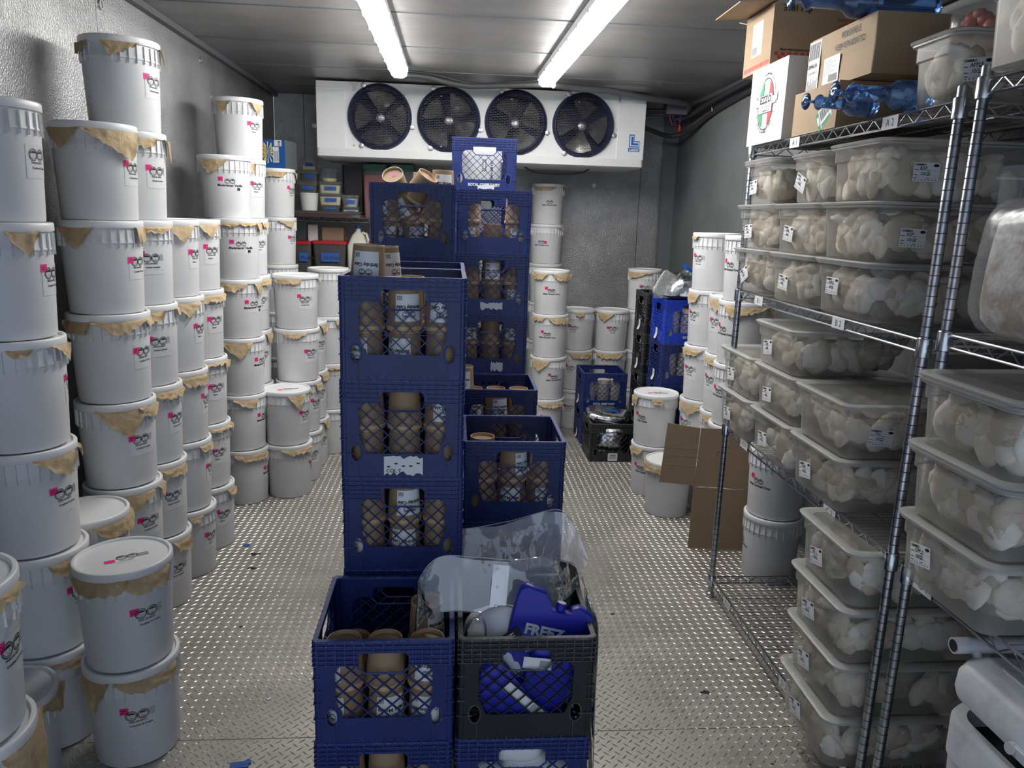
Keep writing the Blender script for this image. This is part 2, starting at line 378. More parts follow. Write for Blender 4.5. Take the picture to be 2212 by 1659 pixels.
# round fastener plugs on the walls
def plug(w, x, y, z, ax):
    M = Matrix.Rotation(PI / 2, 3, 'Y') if ax == 'x' else (Matrix.Rotation(-PI / 2, 3, 'Y') if ax == '-x' else Matrix.Rotation(PI / 2, 3, 'X'))
    obj('wall_plug', MB().lathe([(0, .004), (.012, .004), (.013, .0075), (.019, .0075), (.021, 0)], 16, M=M), w, (x, y, z), mats=[M_STEEL])
for y, z in ((3.46, 2.45), (4.72, 2.47), (4.9, 2.30), (4.95, 1.9)): plug(wl, XL + .001, y, z, 'x')
for x, z in ((-1.14, 2.32), (1.42, 2.50), (1.50, 2.32), (1.17, 1.93)): plug(wb, x, YB - .001, z, 'y')
for x, y, z, r in ((1.17, 0, 1.66, .012), (1.30, 0, 1.52, .011), (1.33, 0, 1.36, .014), (1.28, 0, 1.30, .016), (1.17, 0, 1.44, .010), (1.17, 0, 1.16, .010), (1.60, 0, 1.85, .018)):
    obj('dent', MB().lathe([(0, -.001), (r * .5, .0035), (r, .0005)], 12, M=Matrix.Rotation(PI / 2, 3, 'X')), wb, (x, YB - .0012, z), mats=M_WALL, smooth=80)

# ------------------------------------------------------------------ strip lights
def lamp(x0, x1, y0, y1, label):
    L = math.hypot(x1 - x0, y1 - y0); t = thing('strip_light', label, 'light', ((x0 + x1) / 2, (y0 + y1) / 2, ZC - .002), math.atan2(-(x1 - x0), y1 - y0), 'sealed strip lights on the ceiling')
    obj('housing', MB().rings([(.052, L / 2, .02, -.001), (.056, L / 2 + .004, .022, -.035), (.056, L / 2 + .004, .022, -.042)], seg=3), t, mats=M_LAMPH, smooth=40)
    obj('diffuser', MB().rings([(.050, L / 2 - .004, .02, -.0425), (.046, L / 2 - .01, .02, -.070), (.030, L / 2 - .03, .02, -.085)], seg=3), t, mats=M_LAMP, smooth=50)
    n = 9
    for k in range(n):
        for s in (-1, 1): obj('clip', MB().rbox((s * .0585, -L / 2 + L * (k + .5) / n, -.046), (.007, .03, .022), .002), t, mats=M_STEEL)
lamp(-.36, -.355, 2.75, 5.05, 'long glowing sealed strip light, left of the two on the ceiling')
lamp(.62, .575, 2.72, 5.14, 'long glowing sealed strip light, right of the two on the ceiling')
# ------------------------------------------------------------------ white buckets
BP, LR = .32, .1365                                                    # stack pitch, lid radius
_b = MB()
_b.lathe([(.0, .004), (.108, .004), (.112, 0), (.119, .003), (.1205, .010), (.1292, .245), (.1318, .2455), (.1322, .250), (.1300, .2535), (.1303, .300), (.1285, .300)], 48)
for k in range(30):
    a = 2 * PI * (k + .5) / 30; _b.box((.1325 * math.cos(a), .1325 * math.sin(a), .262), (.0055, .0018, .060), M=Matrix.Rotation(a, 3, 'Z'))
BODY = _b.mesh('bucket_body', M_BUCK, 40)
LIDM = MB().lathe([(.1310, .296), (LR - .001, .296), (LR, .298), (LR, .3165), (LR - .002, .3195), (.1325, .3205), (.1265, .3205), (.1245, .3185), (.1235, .3140), (.0, .3140)], 48).mesh('bucket_lid', M_LID, 35)
INNER = MB().lathe([(.1285, .2), (.1285, .300)], 32).mesh('bucket_mouth', M_BUCK, 60)
TAG = Decal().rect(-.012, -.011, .024, .022, 0, 0, 3).rect(-.007, .002, .012, .0018, 1, 1).rect(-.008, -.004, .009, .0018, 1, 1)
TAGM = TAG.mesh('pink_tag', [M_PINK, M_INK], R=.1277, taper=.036)
_lab = {}
def label_mesh(flavour, style):
    key = (flavour, style)
    if key in _lab: return _lab[key]
    d = Decal(); BR = .1262
    if style == 'wide':                                                # boxed label with bold wide flavour name
        d.rect(-.062, -.036, .124, .070, 0, 0, 12); face_logo(d, -.002, .014, .0135, 1)
        d.text(0, -.012, flavour, .017, 1, align='c', off=.035)
        d.rect(-.055, -.018, .07, .001, 2); d.rect(-.055, -.024, .06, .001, 2); d.rect(.034, -.032, .017, .014, 1)
    elif style == 'bold':                                              # no box, logo over bold name
        face_logo(d, 0, .012, .0135, 1); d.text(0, -.016, flavour, .0145, 1, align='c', off=.035)
    else:
        d.rect(-.050, -.046, .100, .088, 0, 0, 10); face_logo(d, -.008, .016, .0165, 1)
        d.text(-.008, -.0075, 'PARLOR BROS', .0075, 1, align='c', off=.03); d.text(-.030, -.0215, flavour, .0085, 1, off=.03)
        d.rect(-.045, -.0265, .052, .0008, 2); d.rect(-.045, -.031, .06, .0008, 2); d.rect(.014, -.031, .026, .0022, 2)
        d.rect(-.045, -.0375, .085, .0008, 2)
        for k in range(5): d.rect(.026 + k * .0032, .004, .0016, .026, 2)
    _lab[key] = d.mesh('bucket_label', [M_LBLC, M_INK, M_GREY], R=BR, taper=.036); return _lab[key]
def flap_mesh(fl, seed):
    """kraft liner corners hanging out from under the lid: (centre deg, half width deg, depth m, skew)"""
    r = random.Random(seed); out = []
    for c, hw, dep, sk in fl:
        ph = r.uniform(0, 9); crumple = dep < .052; nu = max(6, int(hw * 2 / 3.2)); off = Vector((r.uniform(0, 9), r.uniform(0, 9), 0))
        edge = [noise.noise(off + Vector((k * .7, 0, 0))) * (.011 if not crumple else .015) for k in range(nu + 1)]
        def fn(u, v, c=c, hw=hw, dep=dep, sk=sk, nu=nu, off=off, edge=edge, crumple=crumple):
            pk = .5 + .5 * sk * .9; t = (u / pk if u < pk else (1 - u) / (1 - pk)) if 0 < pk < 1 else u
            prof = (t ** .85 if not crumple else min(1, t * 2.6) ** .7)
            h = max(.006, dep * prof + edge[int(u * nu + .5)] * (t > .05))
            a = math.radians(c - hw + 2 * hw * u); z = .3005 - h * v
            w = noise.noise(off + Vector((u * hw * .16, v * 2.2, 3))) * (.007 if not crumple else .010) + abs(math.sin(u * hw * .35 + v * 3 + off.x)) * .004 * v
            R = .1342 + (.0045 + abs(w)) * min(1, v * 3) + .006 * v * v
            a += noise.noise(off + Vector((5, v * 3, u * 4))) * .02 * v
            return (R * math.sin(a), -R * math.cos(a), z)
        mb = MB(); mb.grid(fn, nu, 6); out.append(mb.mesh('paper_flap', M_PAPER, 70))
    return out
LIDDEC = Decal(); face_logo(LIDDEC, .012, .012, .0150, 1); LIDDEC.rect(-.050, -.012, .028, .020, 3, 1).text(-.012, -.014, 'PARLOR BROS', .006, 1).rect(-.03, -.026, .06, .0012, 2).rect(.04, .0, .03, .02, 2)
LIDDECM = LIDDEC.mesh('lid_label', [M_LBLC, M_INK, M_GREY, M_PINK])
ORD = ['bottom', 'second', 'third', 'fourth', 'fifth', 'sixth', 'seventh']
def bucket(X, Y, k, label, flavour, style, phi, pink, flaps, seed, group, toplabel=False, dx=0, rot=0):
    th = math.atan2(-X, Y)
    t = thing('ice_cream_bucket', label, 'bucket', (X + dx, Y, k * BP), th, group)
    obj('body', BODY, t); obj('lid', LIDM, t)
    if flavour:
        obj('label', label_mesh(flavour, style), t, (0, 0, .165 + (.01 if style == 'wide' else 0)), (0, 0, math.radians(phi)))
        if pink is not None: obj('pink_tag', TAGM, t, (0, 0, .165 + pink[1]), (0, 0, math.radians(phi + pink[0])))
    if flaps:
        for fm in flap_mesh(flaps, seed): obj('paper_flap', fm, t)
    if toplabel: obj('lid_label', LIDDECM, t, (0, -.02, .3141), (-PI / 2, 0, .12), scale=(1, 1, 1))
    return t
CN, HL, BN, MV, BQ, PS, SC_, TV = 'Cookies N Cream', 'Honey Lavender', 'Banana', 'Madagascar Vanilla', 'Birthday Cake', 'Pistachio', 'Salted Caramel Oreo', 'Triple Vanilla'
# column: where it is, group, X, Y, bucket count, flavour, style, label angle, {layer from the floor (0..): flaps}, extra
COLS = [
 ('nearest stack at the left edge of the photo', 'nearest left bucket stack', -.963, 1.369, 3, CN, '', 55, {2: [(40, 30, .02, 0)], 1: [(62, 36, .12, .1)]}, {1: 62, 2: 60}),
 ('single bucket behind the nearest left stack', None, -1.245, 1.959, 1, CN, '', -60, {0: [(62, 30, .06, .3)]}, {}),
 ('tall first stack along the left wall', 'first left wall bucket stack', -1.248, 2.232, 6, CN, '', 66, {5: [(-20, 20, .02, 0)], 4: [(24, 18, .075, .1)], 3: [(60, 18, .055, .7), (5, 12, .02, 0)], 2: [(34, 28, .07, .5), (84, 10, .035, .4)], 1: [(32, 24, .045, 0), (62, 8, .09, 0)], 0: [(40, 40, .06, .3)]}, {3: 90, 2: 46, 1: 52}),
 ('short stack between two tall left ones', 'short left bucket stack', -1.237, 2.504, 2, CN, '', 50, {1: [(50, 44, .048, .2)]}, {}),
 ('front stack standing clear of the left wall row', 'front left bucket pair', -.972, 2.153, 2, CN, '', 24, {1: [(-34, 36, .045, 0), (24, 34, .048, .6)], 0: [(-52, 24, .10, .2), (18, 40, .04, .5)]}, {1: 26, 0: 4}),
 ('second tall stack along the left wall', 'second left wall bucket stack', -1.240, 2.804, 6, CN, '', 58, {5: [(-44, 27, .075, 0), (26, 42, .105, .62)], 4: [(-36, 26, .078, .1), (62, 13, .05, 0)], 3: [(-52, 28, .045, .3), (16, 40, .055, -.2), (66, 14, .03, 0)], 2: [(8, 38, .10, .2), (56, 24, .035, 0)], 1: [(16, 30, .07, 0), (72, 15, .055, 0)], 0: [(20, 50, .03, 0)]}, {5: 64, 4: 60, 3: 56, 2: 38, 1: 40}),
 ('tallest stack of the left wall row', 'third left wall bucket stack', -1.234, 3.071, 7, HL, '', 60, {6: [(-66, 18, .045, -.4), (0, 26, .058, -.5), (82, 10, .065, .5)], 5: [(20, 24, .04, -.3), (78, 11, .095, .7)], 4: [(30, 32, .022, 0)], 3: [(20, 15, .04, 0), (75, 10, .03, 0)], 2: [(40, 36, .032, .3)], 1: [(35, 30, .035, .6)], 0: [(45, 20, .05, .3)]}, {5: 50, 4: 26, 3: 30, 2: 58, 1: 36, 0: 34}),
 ('fourth stack of the left wall row', 'fourth left wall bucket stack', -1.223, 3.359, 5, BN, '', 62, {4: [(28, 24, .075, 0)], 3: [(30, 27, .065, 0)], 2: [(35, 28, .045, .3)], 1: [(55, 20, .03, 0)], 0: [(20, 12, .025, 0)]}, {3: 66, 2: 74, 1: 78}),
 ('fifth stack of the left wall row', 'fifth left wall bucket stack', -1.220, 3.652, 5, BN, '', 46, {4: [(35, 24, .06, .3), (-8, 8, .065, 0)], 3: [(36, 44, .035, .5)], 2: [(70, 13, .035, 0), (30, 30, .012, 0)], 1: [(40, 30, .015, 0), (82, 10, .035, 0)], 0: [(60, 15, .03, 0)]}, {2: 42, 1: 38, 0: 40}),
 ('sixth left wall stack, vanilla labels', 'vanilla bucket stack', -1.190, 4.257, 6, MV, 'wide', 24, {5: [(-26, 34, .08, -.1)], 4: [(0, 52, .018, 0), (68, 14, .045, .3)], 3: [(-18, 40, .042, -.7), (52, 12, .085, .5)], 2: [(-6, 34, .09, .2)], 1: [(10, 28, .052, .4)], 0: [(20, 42, .035, .3)]}, {5: 12, 4: 16, 3: 44, 2: 62, 1: 66, 0: 78}),
 ('seventh left wall stack, behind vanilla', 'seventh left wall bucket stack', -1.210, 4.522, 7, PS, '', 44, {6: [(-36, 22, .068, .1), (44, 17, .062, 0)], 5: [(18, 15, .06, .9)], 4: [(60, 15, .03, 0)], 3: [(50, 20, .035, 0)], 2: [(60, 16, .05, 0)], 1: [(50, 20, .03, 0)]}, {}),
 ('farthest left stack, beside the rack', 'farthest left bucket stack', -1.225, 5.42, 6, PS, '', 60, {5: [(-4, 36, .036, .3), (76, 13, .055, .5)], 4: [(30, 25, .055, .7)]}, {}),
 ('left aisle stack of four', 'left aisle bucket stack of four', -.948, 4.627, 4, BQ, '', 28, {3: [(-22, 36, .028, .2), (72, 8, .02, 0)], 2: [(-6, 28, .028, -.3)], 1: [(58, 14, .038, 0)]}, {2: 42, 1: 56, 0: 40}),
 ('low left aisle pair', 'left aisle bucket pair', -.963, 4.363, 2, BQ, '', 52, {1: [(25, 22, .08, .1), (84, 8, .03, 0)], 0: [(25, 42, .03, .5)]}, {1: 56, 0: 84}),
 ('stack behind the left aisle four', 'three bucket stack behind the aisle stack', -.952, 4.915, 3, BQ, '', 50, {2: [(60, 18, .05, 0)], 1: [(60, 20, .045, 0)], 0: [(62, 18, .06, 0)]}, {}),
 ('four bucket stack next to the blue crate tower', 'bucket stack beside the crate tower', -.845, 5.20, 4, None, '', 0, {2: [(28, 12, .05, .5)], 1: [(20, 30, .014, 0)]}, {}),
 ('tall stack against the back wall', 'tallest back wall bucket stack', .766, 6.335, 6, SC_, 'bold', 4, {5: [(-14, 42, .03, -.5), (70, 18, .03, .8)], 4: [(50, 14, .012, 0)]}, {4: -20}),
 ('four bucket stack right of the crate tower', 'back bucket stack right of the crate tower', .721, 5.56, 4, SC_, 'bold', 6, {3: [(-44, 32, .045, -.4), (42, 38, .05, .3)], 2: [(-42, 26, .03, 0), (30, 36, .045, .3)], 1: [(-26, 32, .085, -.1)], 0: [(18, 44, .035, .3)]}, {3: 2, 2: -8, 1: 24}),
 ('left low back stack', 'left low back bucket stack', .987, 5.90, 3, TV, '', -14, {2: [(8, 14, .03, 0), (80, 10, .05, 0)], 1: [(20, 40, .04, 0)]}, {}),
 ('right low back stack', 'right low back bucket stack', 1.262, 5.90, 3, TV, '', 10, {2: [(-20, 28, .07, -.1)], 1: [(0, 46, .04, 0)]}, {}),
 ('back corner stack behind the black crates', 'back corner bucket stack', 1.52, 5.95, 4, TV, '', 10, {3: [(-22, 46, .055, -.6)]}, {}),
 ('right side stack beside the blue crates', 'right bucket stack beside the blue crates', 1.492, 4.262, 5, TV, '', -48, {4: [(-60, 14, .02, 0), (50, 22, .02, 0)], 3: [(-52, 22, .05, 0)], 2: [(-46, 32, .038, 0)], 1: [(-32, 36, .07, 0)]}, {}),
 ('right stack in front of the tall one', 'right bucket stack with low paper collars', 1.520, 3.972, 4, BN, '', -46, {3: [(-44, 24, .07, .2)], 2: [(-22, 44, .036, 0)], 1: [(-20, 40, .06, 0)]}, {}),
 ('right wall stack behind the wire shelving', 'bucket stack behind the wire shelving', 1.478, 3.695, 5, SC_, 'bold', -52, {3: [(0, 48, .06, -.6), (62, 10, .05, 0)]}, {}),
 ('bucket pair beside the flattened cardboard', 'right aisle bucket pair', 1.245, 4.392, 2, TV, 'bold', -36, {1: [(-62, 16, .05, 0), (5, 13, .03, 0)], 0: [(-48, 22, .035, 0), (28, 22, .022, 0)]}, {}),
 ('lone bucket half behind the flattened cardboard', None, 1.255, 4.062, 1, None, '', 0, {0: [(-48, 60, .035, 0), (60, 40, .03, 0)]}, {}),
 ('bucket pair behind the bottom wire shelf', 'bucket pair behind the bottom wire shelf', 1.535, 3.262, 2, SC_, 'bold', -38, {}, {0: -80}),
]
def bucket_label(place, k, n, flavour):
    who = 'white bucket'
    if n == 1: return f'{who}, the {place}'
    pos = 'top one' if k == n - 1 else ('bottom one' if k == 0 else f'{ORD[k]} one up')
    return f'{who}, {pos} of the {place}'
for ci, (place, grp, X, Y, n, fl, style, phi, flaps, over) in enumerate(COLS):
    rr = random.Random(100 + ci)
    for k in range(n):
        ph = over.get(k, phi + rr.uniform(-4, 4)); pk = (-19 if style != 'wide' else -22, .035 if style == 'wide' else .028 + rr.uniform(-.008, .008))
        if style == 'bold': pk = (-17, .03) if rr.random() < .7 else None
        if ci == 16 and k == 4: pk = (16, .012)
        if ci == 16 and k == 5: pk = None
        dx = 0
        if ci == 9 and k == 5: dx = -.035
        if ci == 2: dx = -.004 * k
        if ci == 2 and k == 5: pk = None
        bucket(X, Y, k, bucket_label(place, k, n, fl), fl, style, ph, pk, flaps.get(k), ci * 10 + k, grp, toplabel=(ci in (4, 13, 24) and k == n - 1), dx=dx + rr.uniform(-.003, .003))
# ------------------------------------------------------------------ milk crates
CW, CH, T = .330, .272, .006
WIN = [(-.092, .067), (.092, .067), (.115, .106), (.115, .185), (.108, .202), (.094, .209), (.058, .209), (.058, .230), (.050, .239), (-.050, .239), (-.058, .230), (-.058, .209), (-.094, .209), (-.108, .202), (-.115, .185), (-.115, .106)]
def inside(x, z):
    if not (.067 <= z <= .209 and abs(x) <= .115): return False
    if z < .106 and abs(x) > .092 + (z - .067) * .59: return False
    if abs(x) < .062 and z > .186 + max(0, abs(x) - .044): return False
    return not (abs(x) > .105 and z > .196)
def crate_panel(mats):
    # slot 1: outer ribs, their lighter tone part wear, part painted-in sheen
    mb = MB(); h = CW / 2
    ov = lambda s: [(s * .1165 + .0125 * math.cos(2 * PI * k / 14), .070 + .023 * math.sin(2 * PI * k / 14)) for k in range(14)]
    win = [(x if abs(x) < .1 or z > .15 else x, z) for x, z in WIN]
    # pull the lower window corners in so the two oval ports stay separate holes
    win[0] = (-.096, .067); win[1] = (.096, .067); win[2] = (.113, .108); win[-1] = (-.113, .108)
    mb.prism([[(-h + T, 0), (h - T, 0), (h - T, CH - .002), (-h + T, CH - .002)], win, [(-.132 + .0, .072)] and ov(-1.06)[::1], ov(1.06)], -.004, y0=-h + T)
    yo = -h + .0015
    def bar(x, z, w, d, dep=.0032): mb.box((x, yo + dep / 2 - .0030, z), (w, dep, d), 1)
    for z in (.2095, .221, .2335, .246, .2585): 
        if z < .235: 
            for s in (-1, 1): bar(s * (h + .062) / 2, z, h - .062, .0022)
        else: bar(0, z, CW - .001, .0022)
    for x in (.155, .133, .112, .090, .068): 
        for s in (-1, 1): bar(s * x, .2405, .0022, .063)
    for x in (-.046, -.023, 0, .023, .046): bar(x, .2555, .0022, .031)
    for s in (-1, 1):
        bar(s * .147, .067, .036, .0022); bar(s * .118, .024, .002, .046)
        for z in (.175, .142, .108): bar(s * .156, z, .018, .0022)
    for k in range(9): bar(-.09 + k * .0225, .004, .002, .008)
    for s in (-1, 1):                                                   # raised collars round the oval ports
        pts = [(s * .1235 + .0145 * math.cos(2 * PI * k / 18), yo, .070 + .025 * math.sin(2 * PI * k / 18)) for k in range(19)]; mb.tube(pts, .0022, 5, 1, caps=False)
    ring = [(-.060, yo, .212), (-.060, yo, .202), (-.044, yo, .187), (.044, yo, .187), (.060, yo, .202), (.060, yo, .212)]; mb.tube(ring, .0026, 6, 1)
    for sgn in (1, -1):                                                 # diagonal lattice
        for q in range(-10, 11):
            c0 = q * .0385 + .0192; run = []; seg = []
            for i in range(181):
                z = .066 + i * .0008; x = c0 + sgn * (z - .138) * 1.03
                if inside(x, z): run.append((x, z))
                elif run: seg.append(run); run = []
            if run: seg.append(run)
            for rn in seg:
                if len(rn) < 5: continue
                (xa, za), (xb, zb) = rn[0], rn[-1]; L = math.hypot(xb - xa, zb - za) + .003; a = math.atan2(zb - za, xb - xa)
                mb.box(((xa + xb) / 2, -h + .0045, (za + zb) / 2), (L, .0050, .0026), M=Matrix.Rotation(-a, 3, 'Y'))
    return mb.mesh('side_panel', mats, None)
def crate_rim(m):
    mb = MB(); h = CW / 2; r = .012; n = 5; out = []; inn = []
    for (hx, rr) in ((h, .012), (h - .0115, .008)):
        pts = []
        for q, (sx, sy) in enumerate(((1, 1), (-1, 1), (-1, -1), (1, -1))):
            for k in range(n + 1):
                a = PI / 2 * q + PI / 2 * k / n; pts.append((sx * (hx - rr) + rr * math.cos(a), sy * (hx - rr) + rr * math.sin(a)))
        (out if hx == h else inn).extend(pts)
    m_ = len(out); vs = [(x, y, CH - .006) for x, y in out] + [(x, y, CH) for x, y in out] + [(x, y, CH) for x, y in inn] + [(x, y, CH - .006) for x, y in inn]
    fs = [tuple((a * m_ + k, a * m_ + (k + 1) % m_, ((a + 1) % 4) * m_ + (k + 1) % m_, ((a + 1) % 4) * m_ + k)) for a in range(4) for k in range(m_)]
    mb.add(vs, fs); return mb.mesh('rim', m)
def crate_corner(m):
    mb = MB(); h = CW / 2 - .010
    for sx in (-1, 1):
        for sy in (-1, 1): mb.lathe([(.0100, 0), (.0100, CH - .005)], 12, (sx * h, sy * h, 0), cap0=True, cap1=True)
    return mb
def crate_base(m):
    mb = MB(); h = CW / 2 - .012
    for k in range(-7, 8):
        mb.box((k * .021, 0, .0055), (.004, 2 * h, .005)); mb.box((0, k * .021, .0035), (2 * h, .004, .005))
    for s in (-1, 1): mb.box((s * (h - .004), 0, .005), (.014, 2 * h, .009)); mb.box((0, s * (h - .004), .005), (2 * h, .014, .009))
    return mb.mesh('base_grid', m)
def crate_proto(m, mr):
    pm, rm, bm_ = crate_panel([m, mr]), crate_rim(mr), crate_base(m); cm = crate_corner(m).mesh('corner_posts', m, 40)
    def make(label, loc, rotz=0, group=None):
        t = thing('milk_crate', label, 'crate', loc, rotz, group)
        for q in range(4): obj('side_panel', pm, t, rot=(0, 0, q * PI / 2))
        obj('rim', rm, t); obj('base_grid', bm_, t); obj('corner_posts', cm, t)['kind'] = 'stuff'
        return t
    return make
crate_navy = crate_proto(M_BLUE, M_BLUER); crate_black = crate_proto(M_BLK, M_BLKR); crate_royal = crate_proto(M_BBLUE, M_BBLUE)
def panel_print(cr, d, mats, x=0, z=.034, name='printed_name', side=0):
    rz = side * PI / 2; o = obj(name, d.mesh(name, mats, gap=.0002), cr, (0, 0, 0), (0, 0, rz)); o.location = Matrix.Rotation(rz, 3, 'Z') @ Vector((x, -CW / 2, z)); return o
ROYAL = Decal().text(0, 0, 'ROYAL CREST DAIRY', .021, 0, off=.035, align='c', sx=.82)
def torn(w, h, seed, ink=False):
    r = random.Random(seed); d = Decal(); n = 12
    top = [(-w / 2 + w * k / n, h / 2 + r.uniform(-.006, .004)) for k in range(n + 1)]; bot = [(w / 2 - w * k / n, -h / 2 + r.uniform(-.003, .012)) for k in range(n + 1)]
    vs = top + bot[::-1]; fs = [(k, n + 1 + k, n + 2 + k, k + 1) for k in range(n)]
    d.p.append((vs, fs, 0, 0))
    if ink:
        for k in range(5): d.rect(-w / 2 + .008 + k * .02, r.uniform(-.004, .006), .009, .004, 1)
        d.text(-w / 2 + .006, -.018, 'COL 7', .014, 1, off=.02)
    return d

# ------------------------------------------------------------------ kraft pint cups (standing upside down)
CUPM = MB().lathe([(.0, .001), (.0475, .001), (.0485, .003), (.0490, .013), (.0478, .0145), (.0470, .0140), (.0412, .1135), (.0412, .117), (.0392, .117), (.0390, .107), (.0, .107)], 28, mis=[0, 0, 1, 1, 0, 0, 1, 1, 1, 0]).mesh('paper_cup', [M_KRAFT, M_KRIM], 35)
def cup_label(name):
    d = Decal(); d.rect(-.036, -.036, .072, .072, 0, 0, 10)
    d.text(0, -.006, name, .0135, 1, align='c', off=.03, sx=min(1, .066 / max(.001, text2d(name, .0135, .03)[2])))
    face_logo(d, 0, .018, .009, 1, 2)
    for k in range(4): d.rect(-.030, -.014 - k * .0045, .05 if k % 2 else .04, .0010, 2)
    for k in range(6): d.rect(.018 + k * .0025, -.032, .0012, .012, 1)
    return d.mesh('cup_label', [M_LBL, M_INK, M_GREY], R=.0444, flip=True, taper=-.059)
CUPL = {n: cup_label(n) for n in ('Birthday Cake', 'Cucumber Mint', 'Nutella Oreo', 'Mint Mocha')}
CUPTAG = MB().box((0, 0, 0), (.018, .016, .0006)).mesh('pink_tag', M_PINK)
def cup(loc, label, flavour=None, ang=0, pink=False, rot=None, group=None, parent=None):
    t = thing('pint_cup', label, 'cup', loc, rot if rot is not None else 0, group)
    obj('cup_body', CUPM, t)
    if flavour: obj('cup_label', CUPL[flavour], t, (0, 0, .064), (0, 0, ang))
    if pink: obj('pink_tag', CUPTAG, t, (.004, .004, .1080), (0, 0, .2))
    return t
LV = lambda k: .137 + CH * k
# dolly under each stack
def dolly(x, y, w=.32, n=1):
    t = thing('crate_dolly', f'low wheeled dolly carrying the crate stack {n}', 'dolly', (x, y, 0))
    obj('deck', MB().box((0, 0, .116), (w, .32, .040)).box((0, 0, .092), (w - .06, .26, .012)), t, mats=M_DKPL)
    for sx in (-1, 1):
        for sy in (-1, 1):
            c = obj('caster', MB().box((sx * .12, sy * .12, .075), (.03, .022, .03)), t, mats=M_STEEL)
            obj('wheel', MB().lathe([(0, -.012), (.030, -.012), (.034, -.008), (.034, .008), (.030, .012), (0, .012)], 18, (sx * .12, sy * .12, .0345), M=Matrix.Rotation(PI / 2, 3, 'Y')), c, mats=M_RUB, smooth=50)
    return t
COLN = ['left', 'middle', 'right']
def fill(cr, cx, yf, z, short, spec, rows=1, top=True, rnd=0):
    """pints standing upside down in two layers inside a crate; SPEC maps (layer, column) to (flavour, angle, pink)"""
    r = random.Random(rnd)
    for row in range(rows):
        for lay in (0, 1):
            for c in range(3):
                sp = spec.get((lay, c, row), spec.get((lay, c), (None, 0, False))) if row == 0 or (lay, c, row) in spec else (None, 0, False)
                if sp == 0: continue
                fl, an, pk = sp
                row_n = ['front', 'middle', 'back'][row]; ly = 'upper' if lay else 'lower'
                cup((cx + (c - 1) * .100 + r.uniform(-.001, .001), yf + .062 + row * .1 + r.uniform(-.001, .002), z + .0085 + lay * .1178), f'kraft cup, {ly} {COLN[c]}, {row_n} row, in {short}', fl, an, pk, group=f'pint cups in {short}'[:110])
STACKS = [  # x centre, front Y, levels, name, list of per-level tuples (kind, filled spec)
 ('front left', -.152, 1.600, 2), ('front right', .187, 1.603, 2), ('centre', -.1305, 1.965, 5), ('behind centre', -.1315, 2.300, 5), ('back left', -.161, 2.990, 6),
 ('right middle', .2045, 2.303, 3), ('right rear', .190, 3.036, 3), ('back right', .171, 3.373, 6), ('farthest', .148, 3.990, 7)]
CR = {}
BC, CM, NO, MM = 'Birthday Cake', 'Cucumber Mint', 'Nutella Oreo', 'Mint Mocha'
for n, (nm, cx, yf, lv) in enumerate(STACKS):
    dolly(cx, yf + CW / 2, n=n + 1)['label'] = f'low wheeled dolly under the {nm} crate stack'
    for k in range(lv):
        mk = crate_black if (nm == 'front right' and k == 1) else crate_navy
        pos = 'top' if k == lv - 1 else ('bottom' if k == 0 else f'{ORD[k]} from the bottom')
        if lv == 2: pos = 'upper' if k else 'lower'
        col = 'black' if mk is crate_black else 'navy blue'
        lab = f'{col} milk crate, {pos} one of the {nm} crate stack'
        CR[nm, k] = mk(lab, (cx + random.uniform(-.0015, .0015), yf + CW / 2, LV(k)), random.uniform(-.006, .006), f'{nm} stack of milk crates')
def S(nm): return [s for s in STACKS if s[0] == nm][0]
def F(nm, k, spec, rows=1, short=None):
    _, cx, yf, lv = S(nm); fill(None, cx, yf, LV(k), short or f'the {"top" if k == lv - 1 else ORD[k]} crate, {nm} stack', spec, rows, rnd=k * 7 + len(nm))
SIDE = .9
F('front left', 1, {(1, 0): (CM, -.9, 0), (1, 1): (None, 0, 0), (1, 2): (MM, .15, 0), (0, 0): (CM, -.75, 0), (0, 1): (MM, .35, 0), (0, 2): (CM, -.1, 0), (1, 0, 1): 0, (1, 1, 1): 0, (1, 2, 1): 0, (1, 2, 2): 0, (0, 2, 2): 0, (0, 1, 2): 0, (1, 0, 2): 0, (1, 1, 2): 0, (0, 0, 2): (None, 0, 0)}, 3)
cup((-.152 + .094, 1.600 + .205, LV(1) + .0085 + .1178 + .022), 'kraft pint cup with a pink tag standing highest in the front left crate', MM, .9, True, group='pint cups in the front left crate')
F('front left', 0, {}, 1)
F('centre', 4, {(1, 0): (None, 0, 0), (1, 1): (BC, .35, 0), (1, 2): (BC, .1, 0), (0, 0): (BC, -.7, 0), (0, 1): (BC, -.4, 0), (0, 2): (None, 0, 0)}, 1)
F('centre', 3, {(1, 2): (BC, .35, 0)}, 1); F('centre', 2, {(1, 1): (BC, .4, 1), (0, 0): (BC, -1.0, 0), (0, 1): (BC, 0, 0)}, 1); 
F('back left', 5, {(1, 0): (BC, -.8, 0), (1, 2): (None, 0, 0), (1, 1): 0, (0, 0): (BC, 0, 0), (0, 1): (BC, .5, 0), (0, 2): (None, 0, 0)}, 1)
F('right middle', 2, {(1, 0): (None, 0, 1), (1, 1): (BC, .9, 0), (0, 0): (None, 0, 1), (0, 1): (MM, -.3, 0), (0, 2): (MM, .2, 0), (1, 0, 1): (None, 0, 0), (1, 1, 1): 0, (1, 2, 1): 0}, 2)
F('right middle', 1, {(1, 1): (BC, .9, 1)}, 1)
F('right rear', 2, {(1, 0): (NO, 0, 0), (1, 1): (NO, .4, 1), (1, 0, 1): (None, 0, 0)}, 2)
F('back right', 5, {(1, 1): 0, (0, 0): (BC, -.3, 0), (0, 2): (BC, .3, 0), (1, 0): (None, 0, 0)}, 1)
F('back right', 4, {(1, 1): (BC, .1, 0), (0, 2): (BC, .1, 0)}, 1)
